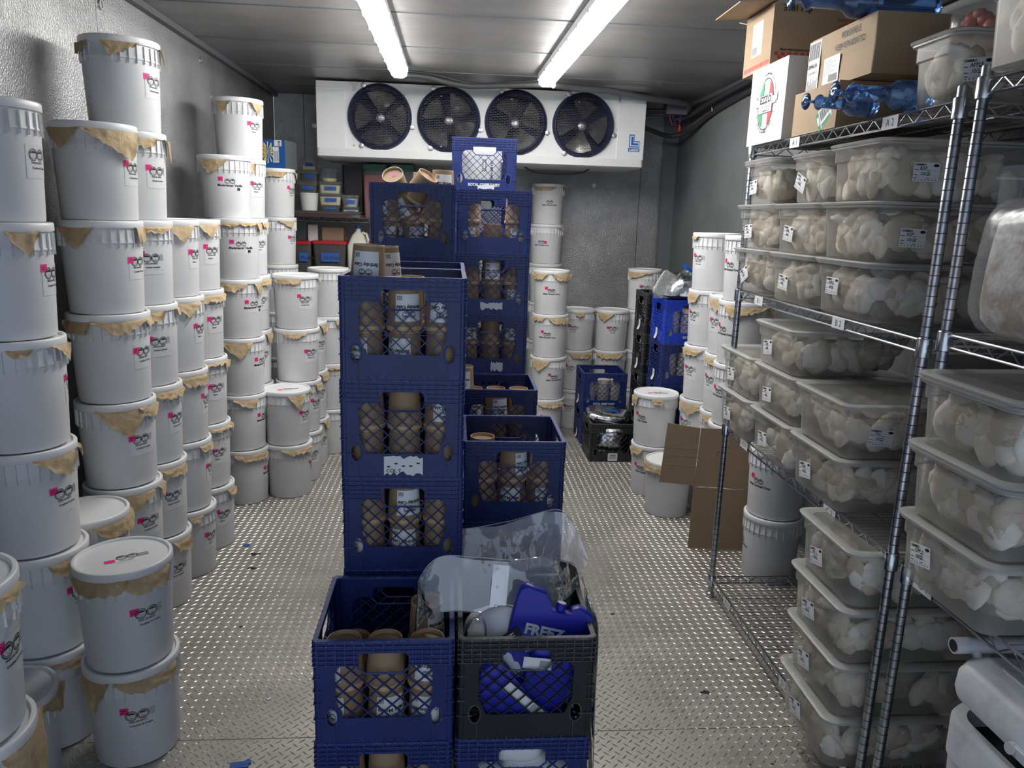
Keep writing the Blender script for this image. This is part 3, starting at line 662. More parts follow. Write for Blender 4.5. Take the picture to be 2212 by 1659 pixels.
F('back right', 3, {(1, 0): (BC, .1, 0), (1, 2): (BC, 0, 0), (0, 1): (None, 0, 0)}, 1)
# loose cups on top
R3 = lambda a, b, c: (a, b, c)
cup((-.232, 2.06, LV(4) + .232), 'kraft pint cup with a Birthday Cake label, standing above the rim of the centre stack', BC, -.15, rot=R3(0, .05, .1), group='cups above the centre crate stack')
cup((-.196, 2.20, LV(4) + .222), 'second kraft pint cup above the centre stack, its label turned right', BC, .9, rot=R3(0, -.03, 0), group='cups above the centre crate stack')
for k in range(2): cup((-.128 + .004 * k, 2.10 + .07 * k, LV(4) + .128 + .012 * k), f'kraft cup stacked {"nearer" if k == 0 else "farther"} behind the handle of the top centre crate', None, 0, rot=R3(.05, 0, 0), group='cups seen in the handle of the centre crate')
cup((-.220, 3.11, LV(5) + .225), 'kraft cup tipped toward the aisle, left on the back left crate', None, 0, True, rot=R3(.8, -.25, 0), group='loose cups on the back left crate')
cup((-.165, 3.08, LV(5) + .215), 'kraft cup leaning sideways in the middle of the back left crate', None, 0, rot=R3(.35, .6, 0), group='loose cups on the back left crate')
cup((-.135, 3.21, LV(5) + .205), 'upright kraft cup behind the leaning ones on the back left crate', None, 0, rot=R3(0, .05, 0), group='loose cups on the back left crate')
cup((-.050, 3.10, LV(5) + .212), 'upright kraft cup with white label, right on the back left crate', BC, .1, rot=R3(0, .02, 0), group='loose cups on the back left crate')
cup((-.170, 3.085, LV(5) + .125), 'tilted kraft cup seen through the handle of the back left crate', BC, -.6, rot=R3(0, -.45, 0), group='loose cups on the back left crate')
cup((-.105, 3.07, LV(5) + .118), 'kraft cup leaning right inside the back left crate', None, 0, rot=R3(0, .28, 0), group='loose cups on the back left crate')
cup((.045, 3.09, LV(2) + .244), 'kraft cup labelled Nutella Oreo standing above the rim of the right rear crate', NO, -.1, group='pint cups in the top crate, right rear stack')
# print and torn labels on crate fronts
panel_print(CR['farthest', 6], ROYAL, [M_CRTXT]); panel_print(CR['farthest', 6], torn(.085, .030, 4), [M_CRTXT, M_INK], .01, .028, 'torn_label')
panel_print(CR['centre', 3], torn(.105, .052, 5, True), [M_LBL, M_INK], .003, .033, 'torn_label')
panel_print(CR['back right', 4], torn(.10, .034, 6), [M_CRTXT, M_INK], .0, .034, 'torn_label'); panel_print(CR['back right', 3], torn(.055, .042, 8), [M_CRTXT, M_INK], .03, .030, 'torn_label')
# milk carton and pale slabs inside the farthest top crate
t = thing('milk_carton', 'white printed carton lying inside the top crate of the farthest stack', 'carton', (.135, 4.10, LV(6) + .045))
d = Decal().text(.03, .02, 'S12 42P P-PREG', .016, 1, rot=-PI / 2).rect(-.012, -.03, .018, .058, 1).rect(-.009, -.027, .012, .052, 0, 2)
obj('carton_body', MB().rbox((0, .04, .095), (.215, .09, .19), .006), t, mats=M_WBOX); obj('carton_print', d.mesh('carton_print', [M_WBOX, M_INK]), t, (.02, -.005, .10))
for k in range(7):
    x = -.09 + .03 * k; o = obj('food_slab', MB().rbox((0, 0, 0), (.05, .03, .018), .004), None, (.135 + x * .9, 4.03 + .004 * (k % 2), LV(6) + .02 + (.018 if k > 4 else 0) + .0 * k), (0, random.uniform(-.1, .1), 0), mats=M_CREAM)
    tag(o, 'pale slab of food lying in the top crate of the farthest stack', 'food', 'pale slabs in the farthest top crate')
# far crates standing on the floor
c = {}
c['a'] = crate_navy('navy blue milk crate on the floor, under the open blue one at the back', (1.130, 5.535, 0), 0, 'back floor crate pair')
c['b'] = crate_navy('navy blue open milk crate at the back, full of pale tubs', (1.130, 5.535, CH), 0, 'back floor crate pair')
c['k'] = crate_black('black milk crate on the floor holding a silver pouch', (1.125, 5.120, 0), .0)
lblk = Decal().rect(-.034, -.028, .068, .056, 0, 0); face_logo(lblk, 0, .008, .011, 1); lblk.text(0, -.012, 'PARLOR BROS', .008, 1, align='c', off=.02)
panel_print(c['k'], lblk, [M_LBL, M_INK], 0, .034, 'label')
panel_print(c['b'], ROYAL, [M_CRTXT]); panel_print(c['b'], torn(.10, .02, 9), [M_CRTXT, M_INK], .01, .016, 'torn_label')
def curled(cr, z=.05, x=0, m=M_LBL):
    mb = MB(); mb.grid(lambda u, v: (-.165 - .002 - .012 * max(0, v - .6) * 2.5, x - .022 + .044 * u, z + .03 - .07 * v), 3, 6); obj('curled_label', mb, cr, mats=m)
curled(c['a']); curled(c['b'])
lbl = ['bottom', 'second from the bottom', 'third from the bottom', 'top']
thing_d = dolly(1.475, 4.725, n=90); thing_d['label'] = 'low wheeled dolly under the royal blue crate at the right back'; thing_d.scale = (1, 1, .68)
thing_d = dolly(1.455, 5.10, n=91); thing_d['label'] = 'low wheeled dolly under the back black crate stack'; thing_d.scale = (1, 1, .68)
for k in range(4):
    mk = crate_royal if k == 3 else crate_navy
    q = mk(f'{"bright royal" if k == 3 else "navy"} blue milk crate, {lbl[k]} of the stack by the silver bags', (1.475, 4.725, .093 + CH * k), 0, 'blue crates by the silver bags'); curled(q)
    if k == 3: panel_print(q, ROYAL, [M_CRTXT], .04)
    q = crate_black(f'black milk crate, {lbl[k]} of the back right black stack', (1.455, 5.10, .093 + CH * k), 0, 'back right black crate stack'); curled(q)
for cx_, yf_, zz, sh, g in ((1.130, 5.37, CH, 'open blue crate at the back', 'pale tubs in the open blue crate'), (1.475, 4.56, .093 + CH * 3, 'royal blue crate', 'pale tubs in the royal blue crate'), (1.475, 4.56, .093 + CH * 2, 'navy crate under the royal blue one', 'pale tubs in the navy crate')):
    for i in range(3):
        for lay in range(2):
            o = obj('food_tub', MB().lathe([(0, 0), (.040, 0), (.044, .004), (.047, .085), (.049, .09), (.049, .10), (.0, .102)], 18), None, (cx_ + (i - 1) * .1, yf_ + .065, zz + .01 + lay * .103), mats=M_PALE, smooth=40)
            tag(o, f'pale round tub, {["lower", "upper"][lay]} {COLN[i]}, in the {sh}', 'tub', g)
# ------------------------------------------------------------------ wire shelving
def wire_unit(label, x0, x1, y0, y1, zs, ztop, tags, dark=False):
    t = thing('wire_shelving', label, 'shelving', ((x0 + x1) / 2, (y0 + y1) / 2, 0)); W, L = x1 - x0, y1 - y0; hx, hy = W / 2, L / 2
    pm = MB(); pm.lathe([(0, .0), (.016, 0), (.0175, .006), (.0175, .02), (.0125, .024), (.0125, ztop), (.011, ztop + .004), (0, ztop + .004)], 16)
    for k in range(int((ztop - .04) / .0254)): pm.lathe([(.0129, -.0012), (.0129, .0012)], 16, (0, 0, .05 + k * .0254), mi=1)
    pm = pm.mesh('post', [M_POST, M_DGRV], 40)
    for sx in (-1, 1):
        for sy in (-1, 1): obj('post', pm, t, (sx * hx, sy * hy, 0))
    for zi, z in enumerate(zs):
        mb = MB(); r = .0034; zt, zb = z, z - .030
        for s in (-1, 1):
            mb.tube([(s * hx, -hy, zt), (s * hx, hy, zt)], r, 6); mb.tube([(s * hx, -hy, zb), (s * hx, hy, zb)], r, 6)
            mb.tube([(-hx, s * hy, zt), (hx, s * hy, zt)], r, 6); mb.tube([(-hx, s * hy, zb), (hx, s * hy, zb)], r, 6)
            n = int(L / .040); q = [(s * hx, -hy + .02 + (L - .04) * k / n, (zt if k % 2 else zb)) for k in range(n + 1)]; mb.tube(q, .0024, 5)
            n = int(W / .040); q = [(-hx + .02 + (W - .04) * k / n, s * hy, (zt if k % 2 else zb)) for k in range(n + 1)]; mb.tube(q, .0024, 5)
            for sy in (-1, 1): mb.lathe([(.0135, -.022), (.0185, -.020), (.0185, .024), (.0165, .028), (.0135, .028)], 14, (s * hx, sy * hy, z - .02))
        for x in (-.25, 0, .25): mb.tube([(x * W, -hy, zt - .004), (x * W, hy, zt - .004)], .0022, 5)
        sh = obj('shelf', mb, t, mats=M_CHROME, smooth=50)
        wd = MB(); n = int(L / .0225)
        for k in range(1, n): wd.tube([(-hx, -hy + L * k / n, zt + .0022), (hx, -hy + L * k / n, zt + .0022)], .0014, 4)
        obj('wire_deck', wd, sh, mats=M_CHROME)['kind'] = 'stuff'
        for (si, txt, yy) in tags:
            if si == zi:
                d = Decal().rect(-.038, -.017, .076, .034, 0, 0).text(0, -.009, txt, .028, 1, align='c', off=-.012)
                obj('shelf_tag', d.mesh('shelf_tag', [M_LBL, M_INK]), sh, (-hx - .005, yy - (y0 + y1) / 2, z - .016), (0, 0, -PI / 2), None)
    return t
SA, SB, SCZ, SD = 1.955, 1.385, .805, .095
UX0, UX1 = 1.182, 1.64
wire_unit('farther chrome wire shelving unit stacked with frosted bins', UX0, UX1, 1.785, 3.05, (SD, SCZ, SB, SA), 1.985, [(3, 'A 1', 2.66), (3, 'A 2', 2.07), (2, 'B 1', 2.83), (2, 'B 2', 2.21), (1, 'C 1', 2.83), (1, 'C 2', 2.12), (0, 'D 1', 2.84), (0, 'D 2', 2.27)])
wire_unit('nearer chrome wire shelving unit at the right edge', UX0 + .012, UX1 + .01, .50, 1.727, (.095, .795, 1.412, 1.992), 2.02, [(1, 'G 1', 1.655)])
tag_m = None
# ------------------------------------------------------------------ frosted food bins full of frozen dough pieces
_pans = {}
def lump_mb(mb, r, c, M, s):
    mi = r.choice((1, 1, 2, 3))
    o = len(mb.v); nu, nv = 9, 5
    for i in range(nu):
        for j in range(nv + 1):
            a = 2 * PI * i / nu; b = PI * j / nv - PI / 2; rr = 1 if math.sin(a) > 0 else .8
            mb.v.append(tuple(M @ (Vector((.056 * math.cos(a) * math.cos(b), .044 * math.sin(a) * math.cos(b) * rr, .017 * math.sin(b) + .010 * math.cos(a) ** 2)) * s) + c))
    for i in range(nu):
        for j in range(nv):
            a = o + i * (nv + 1) + j; b = o + ((i + 1) % nu) * (nv + 1) + j; mb.f.append((a, b, b + 1, a + 1)); mb.m.append(mi)
def pan_mesh(Lx, W, H):
    key = (Lx, W, H)
    if key not in _pans:
        hx, hy = Lx / 2, W / 2
        b = MB().rings([(hx - .022, hy - .022, .030, 0), (hx - .014, hy - .014, .036, .006), (hx - .008, hy - .008, .036, H - .048), (hx - .003, hy - .003, .036, H - .044), (hx - .002, hy - .002, .036, H - .008)], seg=4, cap1=False).mesh('pan_body', M_PAN, 40)
        e = MB().rings([(hx + .001, hy + .001, .036, H - .010), (hx + .006, hy + .006, .038, H - .008), (hx + .006, hy + .006, .038, H - .004), (hx - .002, hy - .002, .036, H - .003)], seg=4, cap0=False, cap1=False).mesh('pan_rim', M_PANE, 40)
        l = MB().rings([(hx + .010, hy + .010, .040, H - .002), (hx + .012, hy + .012, .040, H + .004), (hx + .006, hy + .006, .038, H + .0075), (hx - .012, hy - .012, .03, H + .0075), (hx - .022, hy - .022, .026, H + .002)], seg=4, cap0=False)
        l.m[-1] = 1
        for k in range(len(l.f) - 1): l.m[k] = 0
        l = l.mesh('pan_lid', [M_PANE, M_PANL], 40)
        _pans[key] = (b, e, l)
    return _pans[key]
def dump_mesh(seed):
    r = random.Random(seed); off = Vector((seed * 3.1, 0, 0)); mb = MB(); nu, nv = 12, 6
    def fn(u, v):
        a = 2 * PI * u; b = PI * v - PI / 2; rr = 1 if math.sin(a) > 0 else .82
        p = Vector((.056 * math.cos(a) * math.cos(b), .044 * math.sin(a) * math.cos(b) * rr, .017 * math.sin(b) + .010 * math.cos(a) ** 2 - .005 * math.sin(a)))
        return p + p.normalized() * noise.noise(p * 30 + off) * .006
    mb.grid(fn, nu, nv); return mb.mesh('frozen_dumpling', [M_DUMP, M_DUMP2, M_DUMP, M_DUMP3][seed], 80)
DMP = [dump_mesh(s) for s in range(4)]; N_D = [0]
def sticker(l1, l2, full=False):
    d = Decal(); W, H = .076, .052; d.rect(-W / 2, -H / 2, W, H, 0, 0); d.text(-W / 2 + .003, H / 2 - .009, 'CAMBRO', .0078, 1, off=.045)
    d.ell(W / 2 - .011, H / 2 - .008, .0085, .0042, 1, 1, 14)
    d.text(-.020, .006, l1, .0125, 1, off=.015, shear=.15); d.text(-.018, -.008, l2, .0125, 1, off=.015, shear=.15)
    for i, y in enumerate((.005, -.0085, -.0165)): d.rect(-W / 2 + .014, y, .034, .0006, 2); d.rect(.010, y - .001, .024, .0006, 2); d.rect(-W / 2 + .003, y, .010, .0018, 1); d.rect(.001, y - .001, .008, .0018, 1)
    for k in range(7): d.rect(-W / 2 + .006 + k * .0100, -H / 2 + .0035, .003, .0026, 1)
    return d
_st = {}
def pan(x0, yc, z, label, W=.340, H=.163, L=.46, st=None, st_rot=0, st_side='aisle', st_pos=(.05, .0), brand=True, dumps=12, group=None, two_lids=False, empty=False, rz=0.0):
    t = thing('food_bin', label, 'bin', (x0 + L / 2, yc, z), rz, group); b, e, l = pan_mesh(L, W, H)
    obj('bin_body', b, t); obj('bin_rim', e, t); obj('bin_lid', l, t)
    if two_lids: obj('bin_lid', l, t, (0, 0, .012), (0, -.012, 0))
    if st:
        if st not in _st: _st[st] = sticker(*st).mesh('sticker', [M_LBL, M_INK, M_GREY])
        if st_side == 'aisle': obj('sticker', _st[st], t, (-L / 2 + .004, st_pos[0], .068 + st_pos[1]), (0, st_rot, -PI / 2))
        else: obj('sticker', _st[st], t, (st_pos[0], -W / 2 + .0048, .072 + st_pos[1]), (0, st_rot, 0))
    if brand:
        if 'rs' not in _st: _st['rs'] = Decal().text(0, 0, 'RADICAL SASQUATCH', .010, 0, off=.03, align='c', sx=.85).mesh('stamped_name', [M_GREY])
        if st_side == 'aisle': obj('stamped_name', _st['rs'], t, (-L / 2 + .0005, .05, H - .034), (0, 0, -PI / 2))
        else: obj('stamped_name', _st['rs'], t, (-.10, -W / 2 + .0012, H - .034))
    if not empty:
        short = label.split(',')[0]
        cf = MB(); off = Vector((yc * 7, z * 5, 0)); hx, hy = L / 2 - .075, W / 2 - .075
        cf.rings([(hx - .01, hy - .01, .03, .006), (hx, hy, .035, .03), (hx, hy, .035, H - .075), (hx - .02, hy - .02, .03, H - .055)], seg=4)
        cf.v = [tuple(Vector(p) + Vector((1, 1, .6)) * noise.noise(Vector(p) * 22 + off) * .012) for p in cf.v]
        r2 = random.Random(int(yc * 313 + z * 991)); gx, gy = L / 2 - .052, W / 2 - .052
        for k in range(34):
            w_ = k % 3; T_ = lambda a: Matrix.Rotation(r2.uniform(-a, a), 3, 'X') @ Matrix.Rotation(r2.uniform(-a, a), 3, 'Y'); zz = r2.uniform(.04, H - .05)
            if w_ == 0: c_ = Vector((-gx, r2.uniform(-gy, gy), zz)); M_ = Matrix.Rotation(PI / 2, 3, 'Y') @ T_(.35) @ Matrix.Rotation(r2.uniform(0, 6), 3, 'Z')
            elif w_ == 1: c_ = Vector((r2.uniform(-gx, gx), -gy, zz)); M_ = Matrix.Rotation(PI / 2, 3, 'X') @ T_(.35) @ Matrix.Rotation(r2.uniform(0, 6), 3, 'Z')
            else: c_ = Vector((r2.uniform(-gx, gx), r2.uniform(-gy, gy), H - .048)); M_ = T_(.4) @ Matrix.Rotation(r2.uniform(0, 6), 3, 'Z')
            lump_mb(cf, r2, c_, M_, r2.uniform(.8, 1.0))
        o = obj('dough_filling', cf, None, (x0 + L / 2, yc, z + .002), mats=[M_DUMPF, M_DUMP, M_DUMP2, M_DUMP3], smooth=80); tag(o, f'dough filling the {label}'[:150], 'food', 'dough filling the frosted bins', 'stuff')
        r = random.Random(int(yc * 1000 + z * 77))
        for k in range(dumps):
            N_D[0] += 1
            if k % 2 == 0:   # against the aisle face
                p = Vector((-L / 2 + r.uniform(.041, .046), r.uniform(-W / 2 + .075, W / 2 - .075), r.uniform(.060, H - .075))); rot = (r.uniform(-.5, .5), PI / 2 + r.uniform(-.6, .6), r.uniform(0, 6.28))
            else:            # against the near end face
                p = Vector((r.uniform(-L / 2 + .08, L / 2 - .10), -W / 2 + r.uniform(.041, .046), r.uniform(.060, H - .075))); rot = (PI / 2 + r.uniform(-.6, .6), r.uniform(-.5, .5), r.uniform(0, 6.28))
            m_ = Matrix.Rotation(rot[2], 3, 'Z'); e_ = (Matrix.Rotation(PI / 2 + r.uniform(-.15, .15), 3, 'Y' if k % 2 == 0 else 'X') @ m_).to_euler()
            o = obj('frozen_dumpling', DMP[r.randrange(4)], None, (x0 + L / 2 + p.x, yc + p.y, z + p.z), tuple(e_)); s = r.uniform(.95, 1.15); o.scale = (s, s, s)
            ax_ = k % 2 == 0; side_ = 'aisle side' if ax_ else 'end side'; q_ = (-p.y / (W / 2)) if ax_ else p.x / (L / 2); w_ = 'left' if q_ < -.2 else ('right' if q_ > .2 else 'middle'); hh_ = 'upper' if p.z > H / 2 - .01 else 'lower'
            sl_ = label.replace('frosted ', '').replace('bin on the ', 'bin, ').replace('in the top right corner, on the nearer unit', 'in the top right corner').replace('labelled APPLE on the top shelf beside the posts', 'labelled APPLE').replace(' stacked on the D shelf', ' on D shelf')
            tag(o, f'pale dumpling, {hh_} {w_}, {side_} of {sl_}'[:150], 'dumpling', f'dumplings in the {label}'[:110])
    return t
ROWH = .170; GP = 'frosted bins on the wire shelving'
def rowlab(s, row, col): return f'frosted bin on the {s} shelf, {row} row, {col}'
zB, zC, zD = SB + .006, SCZ + .006, SD + .006
s2, s3 = 'B', 'C'
Ys = [2.935, 2.565, 2.212]
CO = ['farthest', 'middle', 'nearest']
pan(1.165, Ys[0], zB, rowlab(s2, 'bottom', CO[0]), W=.345, st=('JAL', '10/8'), st_rot=-.45, group=GP)
pan(1.165, Ys[1], zB, rowlab(s2, 'bottom', CO[1]), W=.345, st=('GAR L', '10/8'), st_rot=.08, brand=False, group=GP)
pan(1.165, Ys[2], zB, rowlab(s2, 'bottom', CO[2]), W=.330, st=('KSP-2', '10/10'), st_rot=0, st_pos=(.05, .02), group=GP, dumps=18)
pan(1.165, Ys[0], zB + ROWH, rowlab(s2, 'middle', CO[0]), W=.345, st=('JAL', '10/8'), st_rot=-.08, group=GP)
pan(1.165, Ys[1], zB + ROWH, rowlab(s2, 'middle', CO[1]), W=.345, st=('GAR', '10/8'), st_rot=.1, group=GP)
pan(1.165, Ys[2] + .005, zB + ROWH, rowlab(s2, 'middle', CO[2]), W=.330, st=('KSP', '10/10'), st_side='end', st_pos=(-.115, .0), st_rot=.03, brand=False, group=GP, dumps=18)
pan(1.175, 2.955, zB + 2 * ROWH, rowlab(s2, 'top', CO[0]), W=.280, H=.155, st=('JAL', '10/8'), st_rot=-.1, brand=False, group=GP, two_lids=True)
pan(1.165, 2.512, zB + 2 * ROWH, rowlab(s2, 'top', CO[1]), W=.250, H=.155, st=('JAL', '10/8'), st_rot=.35, brand=False, group=GP, dumps=8)
pan(1.165, 2.215, zB + 2 * ROWH, rowlab(s2, 'top', CO[2]), W=.300, H=.163, st=('KSP', '10/10'), st_side='end', st_pos=(-.095, .01), brand=True, group=GP, dumps=18)
for r_, rw in ((0, 'bottom'), (1, 'middle')):
    pan(1.150, Ys[0], zC + r_ * ROWH, rowlab(s3, rw, CO[0]), W=.345, st=('JAL', '10/8'), st_rot=-.12, group=GP)
    pan(1.150, Ys[1], zC + r_ * ROWH, rowlab(s3, rw, CO[1]), W=.345, st=('GP', '10/8') if r_ else ('CHL', '10/22'), st_rot=-.12, group=GP)
pan(1.150, Ys[2], zC, rowlab(s3, 'bottom', CO[2]), W=.340, st=('CHP', '10/22'), st_rot=-.2, group=GP, dumps=18)
pan(1.150, Ys[2], zC + ROWH, rowlab(s3, 'middle', CO[2]), W=.340, st=('PG', '10/21'), st_side='end', st_pos=(-.115, .0), st_rot=.1, group=GP, dumps=18)
pan(1.150, 2.600, zC + 2 * ROWH, rowlab(s3, 'top', 'the only one'), W=.330, H=.150, st=('CHP', '10/8'), st_rot=-.15, brand=False, group=GP, dumps=16)
pan(1.40, 1.96, zC + ROWH * 1.1, 'nearly empty frosted bin at the back of the C shelf', W=.17, H=.20, L=.22, brand=False, dumps=2, empty=True)
nm4 = ['lowest', 'second lowest', 'second highest', 'highest']
for k in range(4):
    pan(1.092 + .006 * (k % 2), 1.985, zD + k * .1725, f'frosted bin, {nm4[k]} of four stacked on the D shelf', W=.330, H=.165, L=.50, st=(['PC', 'PC', 'PC', 'PC :)'][k], '10/21' if k else '10/8'), st_rot=-.25, st_pos=(.04, .0), brand=(k == 3), group='four bins stacked on the bottom shelf', dumps=14, rz=.01 * (k % 3 - 1))
nm3 = ['lowest', 'middle', 'highest']
for k in range(3):
    pan(1.125, 1.533, .805 + k * .172, f'frosted bin, {nm3[k]} of three above the G tag', W=.335, H=.163, L=.46, st=('CPP :)', '10/22') if k == 0 else None, st_rot=-.2, st_pos=(.065, .02), brand=(k == 0), group='three bins stacked at the right edge', dumps=18, two_lids=(k > 0))
pan(1.165, 1.905, SA + .006, 'frosted bin labelled APPLE on the top shelf beside the posts', W=.19, H=.155, L=.44, st=('APPLE', '10/3'), st_side='end', st_pos=(-.155, .0), st_rot=-.12, brand=False, dumps=3)
pan(1.140, 1.530, 1.992 + .006, 'frosted bin in the top right corner, on the nearer unit', W=.335, H=.19, L=.46, st=('JAL', '10/8'), st_pos=(-.085, .05), brand=False, dumps=12)
pan(1.32, 2.20, SA + .006, 'low frosted bin behind the blue glass pieces on the top shelf', W=.22, H=.105, L=.30, brand=False, dumps=0)
print('dumplings', N_D[0])
# ------------------------------------------------------------------ boxes on the top shelf
ZA = SA + .005
def plane_print(d, mats, parent, loc, face='aisle', name='print', rot=0):
    return obj(name, d.mesh(name, mats), parent, loc, (0, rot, -PI / 2 if face == 'aisle' else 0))
# white sausage box
t = thing('sausage_box', 'white sausage box with a green and red oval flag emblem', 'box', (1.17, 2.765, ZA))
obj('carton', MB().box((.20, .165, .142), (.40, .33, .284)).box((.0012, .165, .003), (.001, .33, .004)), t, mats=M_WBOX)
d = Decal(); A, B = .072, .092
d.ring(0, 0, A + .002, B + .002, .0035, 1, 2, 36)
def sect(x0, x1, m):
    n = 8; xs = [x0 + (x1 - x0) * k / n for k in range(n + 1)]; f = lambda x: (B - .005) * math.sqrt(max(0, 1 - (x / (A - .004)) ** 2))
    d.poly([(x, -f(x)) for x in xs] + [(x, f(x)) for x in reversed(xs)], m, 1)
sect(-A + .006, -.026, 3); sect(.026, A - .006, 2)
d.rect(-.062, -.033, .124, .068, 1, 3).rect(-.060, -.031, .120, .064, 0, 4)
for s in (-1, 1): d.rect(s * .077 - .017, -.006, .034, .030, 1, 2).rect(s * .077 - .0155, -.0045, .031, .027, 0, 3).rect(s * .094 - .012, .002, .024, .030, 1, 1).rect(s * .094 - .0105, .0035, .021, .027, 0, 2)
d.text(0, .004, 'EZZO', .036, 1, 5, off=.045, align='c', sx=1.12).text(0, -.014, 'SAUSAGE', .0185, 1, 5, off=.0, align='c', sx=1.1).rect(-.058, -.0175, .116, .0012, 1, 5).text(0, -.0285, 'COMPANY', .012, 1, 5, align='c', sx=1.35)
def arc(txt, top, size):
    n = len(txt)
    for k, ch in enumerate(txt):
        if ch == ' ': continue
        a = (PI * .5 + (1.25 - 2.5 * k / (n - 1))) if top else (-PI * .5 - (1.22 - 2.44 * k / (n - 1)))
        x, y = (A + .0135) * math.cos(a), (B + .0135) * math.sin(a); tx, ty = -(A + .0135) * math.sin(a), (B + .0135) * math.cos(a)
        r = math.atan2(ty, tx) + (PI if top else 0); d.text(x, y, ch, size, 1, 5, off=.03, align='c', rot=r)
arc('AUTHENTIC PREMIUM PEPPERONI', True, .0125); arc('ARTISAN & ITALIAN MEATS SINCE 1978', False, .0115)
plane_print(d, [M_WBOX, M_INK, M_RED, M_GRN], t, (-.0006, .170, .142), name='emblem_print')
# box above it with red checks
t = thing('pepperoni_carton', 'open brown carton with red checks stacked on the white sausage box', 'box', (1.185, 2.975, ZA + .2865), (-.02, 0, .02))
obj('carton', MB().box((.235, .13, .112), (.47, .26, .224)), t, mats=M_CARD)
obj('flap', MB().box((-.06, .13, .2265), (.15, .255, .004), M=Matrix.Rotation(-.10, 3, 'Y')), t, mats=M_CARDL)
obj('flap', MB().box((.20, .30, .2225), (.40, .10, .004), M=Matrix.Rotation(.3, 3, 'X')), t, mats=M_CARDL)
d = Decal()
for k in range(34):
    for j in (0, 1):
        if (k + j) % 2: d.rect(-.22 + k * .013, -.085 + j * .012, .013, .012, 0)
d.text(-.20, -.055, 'Must bake before consuming', .013, 1, off=.02).text(-.20, .085, '3681 Pep', .030, 1, off=.02)
d.ring(.06, -.01, .062, .062, .002, 0, 2, 30).text(.06, .058, 'NAPLES HEARTH', .012, 0, align='c')
for j in range(3):
    for k in range(6): d.rect(.02 + k * .014 + (j % 2) * .006, -.055 + j * .012, .0125, .0012, 0)
d.text(.06, -.075, 'PEPPERONI', .018, 0, off=.04, align='c')
obj('check_print', d.mesh('check_print', [M_RED, M_INK]), t, (.235, 0, .112))
d = Decal().rect(-.055, -.050, .095, .125, 0, 0)
for k in range(12): d.rect(-.05 + k * .0042, -.045, .0022, .030, 1)
for k in range(9): d.rect(-.048, .065 - k * .008, .05 + .02 * (k % 3), .0022, 2)
for k in range(18): d.rect(-.12 + k * .0135, -.100, .009, .016, 3, 0)
obj('shipping_label', d.mesh('shipping_label', [M_LBL, M_INK, M_GREY, M_RED]), t, (0, .13, .112), (0, 0, -PI / 2))
# low brown box
t = thing('brown_carton', 'low brown carton with a green and white barcode label, beside the white box', 'box', (1.178, 2.385, ZA))
obj('carton', MB().box((.19, .155, .070), (.38, .31, .140)), t, mats=M_CARDL)
d = Decal().rect(-.045, -.040, .090, .066, 0, 0).rect(-.045, -.040, .018, .066, 2, 1).rect(-.042, -.02, .012, .03, 0, 2).rect(-.022, -.038, .06, .012, 2, 1)
for k in range(13): d.rect(-.020 + k * .0045, -.016, .0022 if k % 3 else .0034, .036, 1)
obj('barcode_label', d.mesh('barcode_label', [M_LBL, M_INK, M_GRN]), t, (0, .085, .052), (0, -.55, -PI / 2))
# perishable box on top of it
t = thing('perishable_carton', 'brown perishable carton with two white labels, on the low brown carton', 'box', (1.215, 2.275, ZA + .1425))
mb = MB().rings([(.20, .205, .004, 0), (.197, .203, .006, .08), (.202, .207, .004, .170)], (.20, .205, 0), seg=2); obj('carton', mb, t, mats=M_CARDL)
d = Decal().text(.015, .045, 'PERISHABLE', .026, 1, off=.01, sx=.85).text(-.02, .014, 'KEEP REFRIGERATED', .024, 1, off=.01, sx=.80)
d.rect(-.205, -.115, .085, .190, 0, 0)
for k in range(14): d.rect(-.200 + k * .0054, .015, .0028 if k % 3 else .004, .052, 1, 1)
d.text(-.202, -.012, '334946154', .018, 1, off=.03, sx=.8).text(-.195, -.032, 'CL KY DYE 12', .010, 1)
for k in range(14): d.rect(-.198 + k * .0052, -.108 + .004 * (k % 3), .0018, .062 - .006 * (k % 4), 1, 1)
d.rect(-.085, -.080, .105, .082, 0, 0)
for k in range(7): d.rect(-.08, -.010 - k * .007, .05 + .03 * (k % 2), .0016, 2, 1)
for k in range(14): d.rect(-.045 + k * .0042, -.076, .0022, .022, 1, 1)
obj('carton_print', d.mesh('carton_print', [M_LBL, M_INK, M_GREY]), t, (-.001, .220, .092), (0, 0, -PI / 2))
# plastic and label behind it
t = tag(obj('plastic_bag', MB().grid(lambda u, v: (1.33 + .18 * u, 2.50 + .16 * v, ZA + .318 + .012 * math.sin(u * 9) * math.sin(v * 8) + .03 * math.sin(PI * v)), 10, 8), None, mats=M_BAG, smooth=80), 'crumpled clear plastic bag poking over the perishable carton', 'bag')
# blue glass pieces lying on the shelf
def glass(label, loc, rz, s=1.0, tilt=0, big=True, grp='blue glass pieces on the top shelf'):
    t = thing('blue_glass_piece', label, 'glassware', loc, (0, tilt, rz), grp); M = Matrix.Rotation(PI / 2, 3, 'Y'); s_ = s
    P = [(.0, .002), (.016, .000), (.029, .004), (.031, .008), (.024, .011), (.0065, .022), (.005, .030), (.0065, .040), (.024, .052), (.029, .060), (.0275, .066), (.0225, .070), (.0225, .160)]
    Q = [(.0225, .160), (.0235, .170), (.040, .190), (.0425, .200), (.0425, .262), (.046, .268), (.046, .276), (.0425, .282)] + ([(.0435, .30), (.0435, .43), (.038, .46), (.0, .465)] if big else [(.040, .292), (.0, .294)])
    obj('stem', MB().lathe([(a * s_, b * s_) for a, b in P], 28, M=M), t, mats=M_BGLASS, smooth=60)
    obj('barrel', MB().lathe([(a * s_, b * s_) for a, b in Q], 28, M=M), t, mats=M_BGLASS, smooth=60)
    return t
